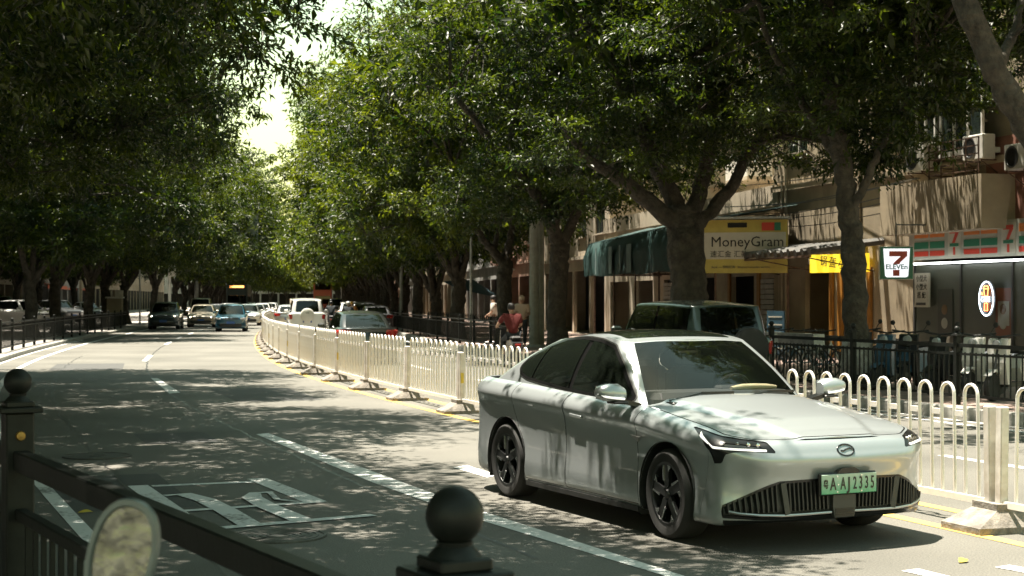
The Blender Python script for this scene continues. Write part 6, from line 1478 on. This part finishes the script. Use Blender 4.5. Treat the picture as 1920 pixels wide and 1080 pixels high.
# cabin
SW = [(-.74, .995), (-1.02, 1.215), (-1.27, 1.368), (-1.5, 1.413), (-1.8, 1.430), (-2.15, 1.412), (-2.45, 1.345), (-2.74, 1.222), (-2.80, 1.165), (-2.72, 1.115), (-2.58, 1.085), (-1.9, 1.030), (-1.2, .995)]
ws, cab = cut(cab, lambda V: np.maximum(np.maximum(V[:, 3] - (2.18 - .05 * (V[:, 4] - 2)), .10 - V[:, 4]), V[:, 4] - 3.93))
rw, cab = cut(cab, lambda V: np.maximum(np.maximum(10.25 - V[:, 3], .45 - V[:, 4]), V[:, 4] - 3.7))
def side(V): return np.where((V[:, 3] > 2.7) & (V[:, 3] < 10.2), poly_sdf(V[:, 0], V[:, 2], SW), 9.)
big, cab = cut(cab, lambda V: side(V) - .034)
chrm, cab = cut(big, lambda V: -(side(V) - .024)) [0], cab
blk = cut(big, lambda V: side(V) - .024)[0]
win, blk = cut(blk, lambda V: side(V))
fw, rest = cut(win, lambda V: V[:, 0] * -1 - (1.625 + .18 * (1.43 - V[:, 2])) * 1.0 + .0)
_, rest = cut(rest, lambda V: -V[:, 0] - (1.70 + .18 * (1.43 - V[:, 2])))
rwn, qw = cut(rest, lambda V: -V[:, 0] - (2.36 + .32 * (1.40 - V[:, 2])))
_, qw = cut(qw, lambda V: -V[:, 0] - (2.39 + .32 * (1.40 - V[:, 2])))
pillars = win
sun, roof = cut(roof, lambda V: np.maximum(np.maximum(V[:, 0] + 1.30, -2.35 - V[:, 0]), V[:, 1] - .50))
surf_obj('cabin_frame', cab, 'silver_paint', CAR); ro_ = surf_obj('roof', roof, 'silver_paint', CAR)
surf_obj('roof_glass', sun, 'glass_black', ro_, 'both', .003)
surf_obj('windscreen', ws, 'glass', CAR); surf_obj('rear_window', rw, 'glass_dark', CAR)
for sd_ in ('left', 'right'):
    surf_obj('window_trim', blk, 'black', CAR, sd_, .002); surf_obj('window_strip', chrm, 'chrome_dull', CAR, sd_, .003)
    surf_obj('pillar_cover', win, 'black', CAR, sd_, -.008)
    surf_obj('front_side_window', fw, 'glass_black', CAR, sd_); surf_obj('rear_side_window', rwn, 'glass_black', CAR, sd_); surf_obj('quarter_window', qw, 'glass_black', CAR, sd_)
# inside
m = MB(); m.box((-.83, 0, .955), (.50, 1.30, .16), bev=.05); m.box((-1.02, .36, 1.03), (.14, .38, .06), bev=.02); m.build('dashboard', 'interior', CAR)
m = MB(); m.tube([(0, .185 * math.cos(a), .185 * math.sin(a)) for a in np.linspace(0, 2 * math.pi, 33)], .016, 8, cap=False); m.bar((0, -.17, 0), (0, .17, 0), .03, .05); m.bar((.02, 0, 0), (.22, 0, -.02), .05)
o = m.build('steering_wheel', 'black', CAR, (-1.10, .37, .97), smooth=True); o.rotation_euler = (0, R(22), 0)
for sy in (.37, -.37):
    m = MB(); m.box((-1.72, sy, .86), (.15, .50, .66), bev=.06); m.box((-1.76, sy, 1.26), (.09, .26, .18), bev=.04); m.box((-1.48, sy, .58), (.52, .50, .16), bev=.05); m.build('front_seat', 'interior2', CAR)
m = MB(); m.box((-2.75, 0, .90), (.16, 1.3, .62), bev=.06); m.build('rear_seat', 'interior2', CAR)
m = MB(); m.box((-1.6, 0, .42), (2.6, 1.5, .1)); m.box((-1.0, 0, .6), (.1, 1.45, .45)); m.build('cabin_floor', 'interior', CAR)
m = MB(); m.box((-1.20, 0, 1.335), (.05, .22, .06), bev=.02); m.bar((-1.19, 0, 1.36), (-1.13, 0, 1.43), .02); m.build('inner_mirror', 'black', CAR)
m = MB(); m.tube([(-.71, .12, 1.045), (-.73, .24, 1.050), (-.74, .36, 1.050), (-.74, .48, 1.048), (-.73, .57, 1.044)], [.015, .026, .026, .024, .014], 10); tw = m.build('towel', 'towel', None, smooth=True)
tw.parent = None; tw.matrix_world = Matrix.Translation((1.966, 11.978, .008)) @ Matrix.Rotation(R(-64.4), 4, 'Z'); tag(tw, 'rolled cream towel lying on the dashboard of the silver sedan', 'towel')
for (a, b, c) in (((-.44, -.62, .985), (-.50, -.30, 1.035), (-.46, -.02, 1.035)), ((-.38, .02, 1.0), (-.47, .30, 1.035), (-.50, .58, 1.03))):
    m = MB(); m.tube([a, b, c], [.010, .008, .005], 6); m.bar(b, c, .012, .02); m.build('wiper', 'black', CAR)
m = MB(); m.box((-.42, 0, .965), (.16, 1.30, .03), bev=.01); m.build('cowl_cover', 'black', CAR)
# mirrors
for sg in (1, -1):
    m = MB(); V = []
    sec = [(.93, .052, .98, 1.085), (.99, .080, .972, 1.118), (1.07, .085, .985, 1.120), (1.13, .070, 1.005, 1.105), (1.165, .038, 1.03, 1.085)]
    for (y, hx, z0, z1) in sec:
        zm = .5 * (z0 + z1); V += [(-.62 + hx, y, zm), (-.62 + hx * .85, y, zm + (z1 - zm) * .7), (-.62 + hx * .3, y, z1), (-.62 - hx * .8, y, z1 - .004), (-.62 - hx, y, zm), (-.62 - hx * .8, y, z0), (-.62 + hx * .3, y, z0), (-.62 + hx * .85, y, zm - (zm - z0) * .7)]
    F = [(i * 8 + k, i * 8 + (k + 1) % 8, i * 8 + 8 + (k + 1) % 8, i * 8 + 8 + k) for i in range(4) for k in range(8)] + [tuple(range(8)), tuple(range(32, 40))]
    m.add([(x, sg * y, z) for x, y, z in V], F); mo = m.build('side_mirror', 'silver_paint', CAR, smooth=60)
    m = MB(); m.bar((-.60, sg * .80, .945), (-.61, sg * .95, .985), .09, .035); m.box((-.60, sg * .99, .975), (.13, .13, .02), bev=.008); m.build('mirror_stalk', 'black', mo)
    m = MB(); m.tube([(-.545, sg * .96, 1.004), (-.540, sg * 1.04, 1.012), (-.555, sg * 1.12, 1.024), (-.60, sg * 1.162, 1.045)], .009, 6); m.build('indicator', 'drl', mo)
    m = MB(); m.box((-.703, sg * 1.04, 1.05), (.006, .17, .10)); m.build('mirror_glass', 'chrome', mo)
    m = MB(); m.prism([(-.36, .725), (-.50, .735), (-.38, .69)], sg * .925, sg * .945, 'xz'); m.build('fender_badge', 'chrome_dull', CAR)
    m = MB(); m.bar((-.40, sg * .90, .175), (-2.34, sg * .90, .175), .05, .04); m.build('sill', 'dark', CAR)
for wx in (0, -wb):
    for sg in (1, -1): add_wheel(CAR, wx, sg * .805, wr, .235, 'sport', R(-3) if wx == 0 else 0)
m = MB(); m.box((-wb / 2 - .1, 0, .31), (wb + 1.5, 1.2, .26)); m.box((.35, 0, .36), (.9, 1.1, .3)); m.build('underbody', 'dark', CAR)
for sg in (1, -1):
    for (fx_, fz) in ((-.40, .24), (-wb - .37, .26)):
        m = MB(); m.box((fx_, sg * .80, fz), (.02, .22, .21)); m.build('mud_flap', 'rubber', CAR)
# ------------------------------------------------------------------ the mirror in front of the near railing and its scooter
dm = 2.62; c = Vector(((230 - 960) / FPX * dm, dm, CAMH + (HOR - 1042) / FPX * dm))
NS = scooter('scooter parked below the lower left corner with an oval mirror', Vector((c.x - .36, c.y - .40, .13)), R(0), 'scoot_black', 'scooter at the near railing', False)
NS.rotation_euler = (0, 0, R(40)); bpy.context.view_layer.update()
inv = NS.matrix_world.inverted()
m = MB(); N = 28; A_, B_ = .060, .098
def ovl(a, b, z, e=2.3): return [(math.copysign(abs(math.cos(t)) ** (2 / e), math.cos(t)) * a, z, math.copysign(abs(math.sin(t)) ** (2 / e), math.sin(t)) * b) for t in np.linspace(0, 2 * math.pi, N + 1)[:-1]]
rings = [ovl(A_ * .80, B_ * .84, -.004), ovl(A_ * .84, B_ * .88, -.012), ovl(A_ * .97, B_ * .98, -.012), ovl(A_, B_, 0), ovl(A_ * .94, B_ * .95, .014), ovl(A_ * .5, B_ * .5, .022)]
V = [p for r_ in rings for p in r_]; m.add(V, [(i * N + k, i * N + (k + 1) % N, (i + 1) * N + (k + 1) % N, (i + 1) * N + k) for i in range(5) for k in range(N)] + [tuple(range(5 * N, 6 * N))])
hd_ = m.build('mirror_housing', 'mirror_grey', NS, smooth=50); hd_.matrix_local = inv @ Matrix.Translation(c) @ Matrix.Rotation(R(14), 4, 'Y') @ Matrix.Rotation(R(-8), 4, 'Z')
m = MB(); m.add(ovl(A_ * .81, B_ * .85, -.004), [tuple(range(N))]); g_ = m.build('mirror_glass', 'mirror_glass', hd_)
m = MB(); p0 = inv @ (c + Vector((-.02, .0, -.07))); m.tube([p0, (p0 + Vector((.30, -.25, 1.0))) / 2 + Vector((.0, -.02, .03)), (.36, -.24, 1.02)], .007, 8); m.build('mirror_stem', 'dark', NS)
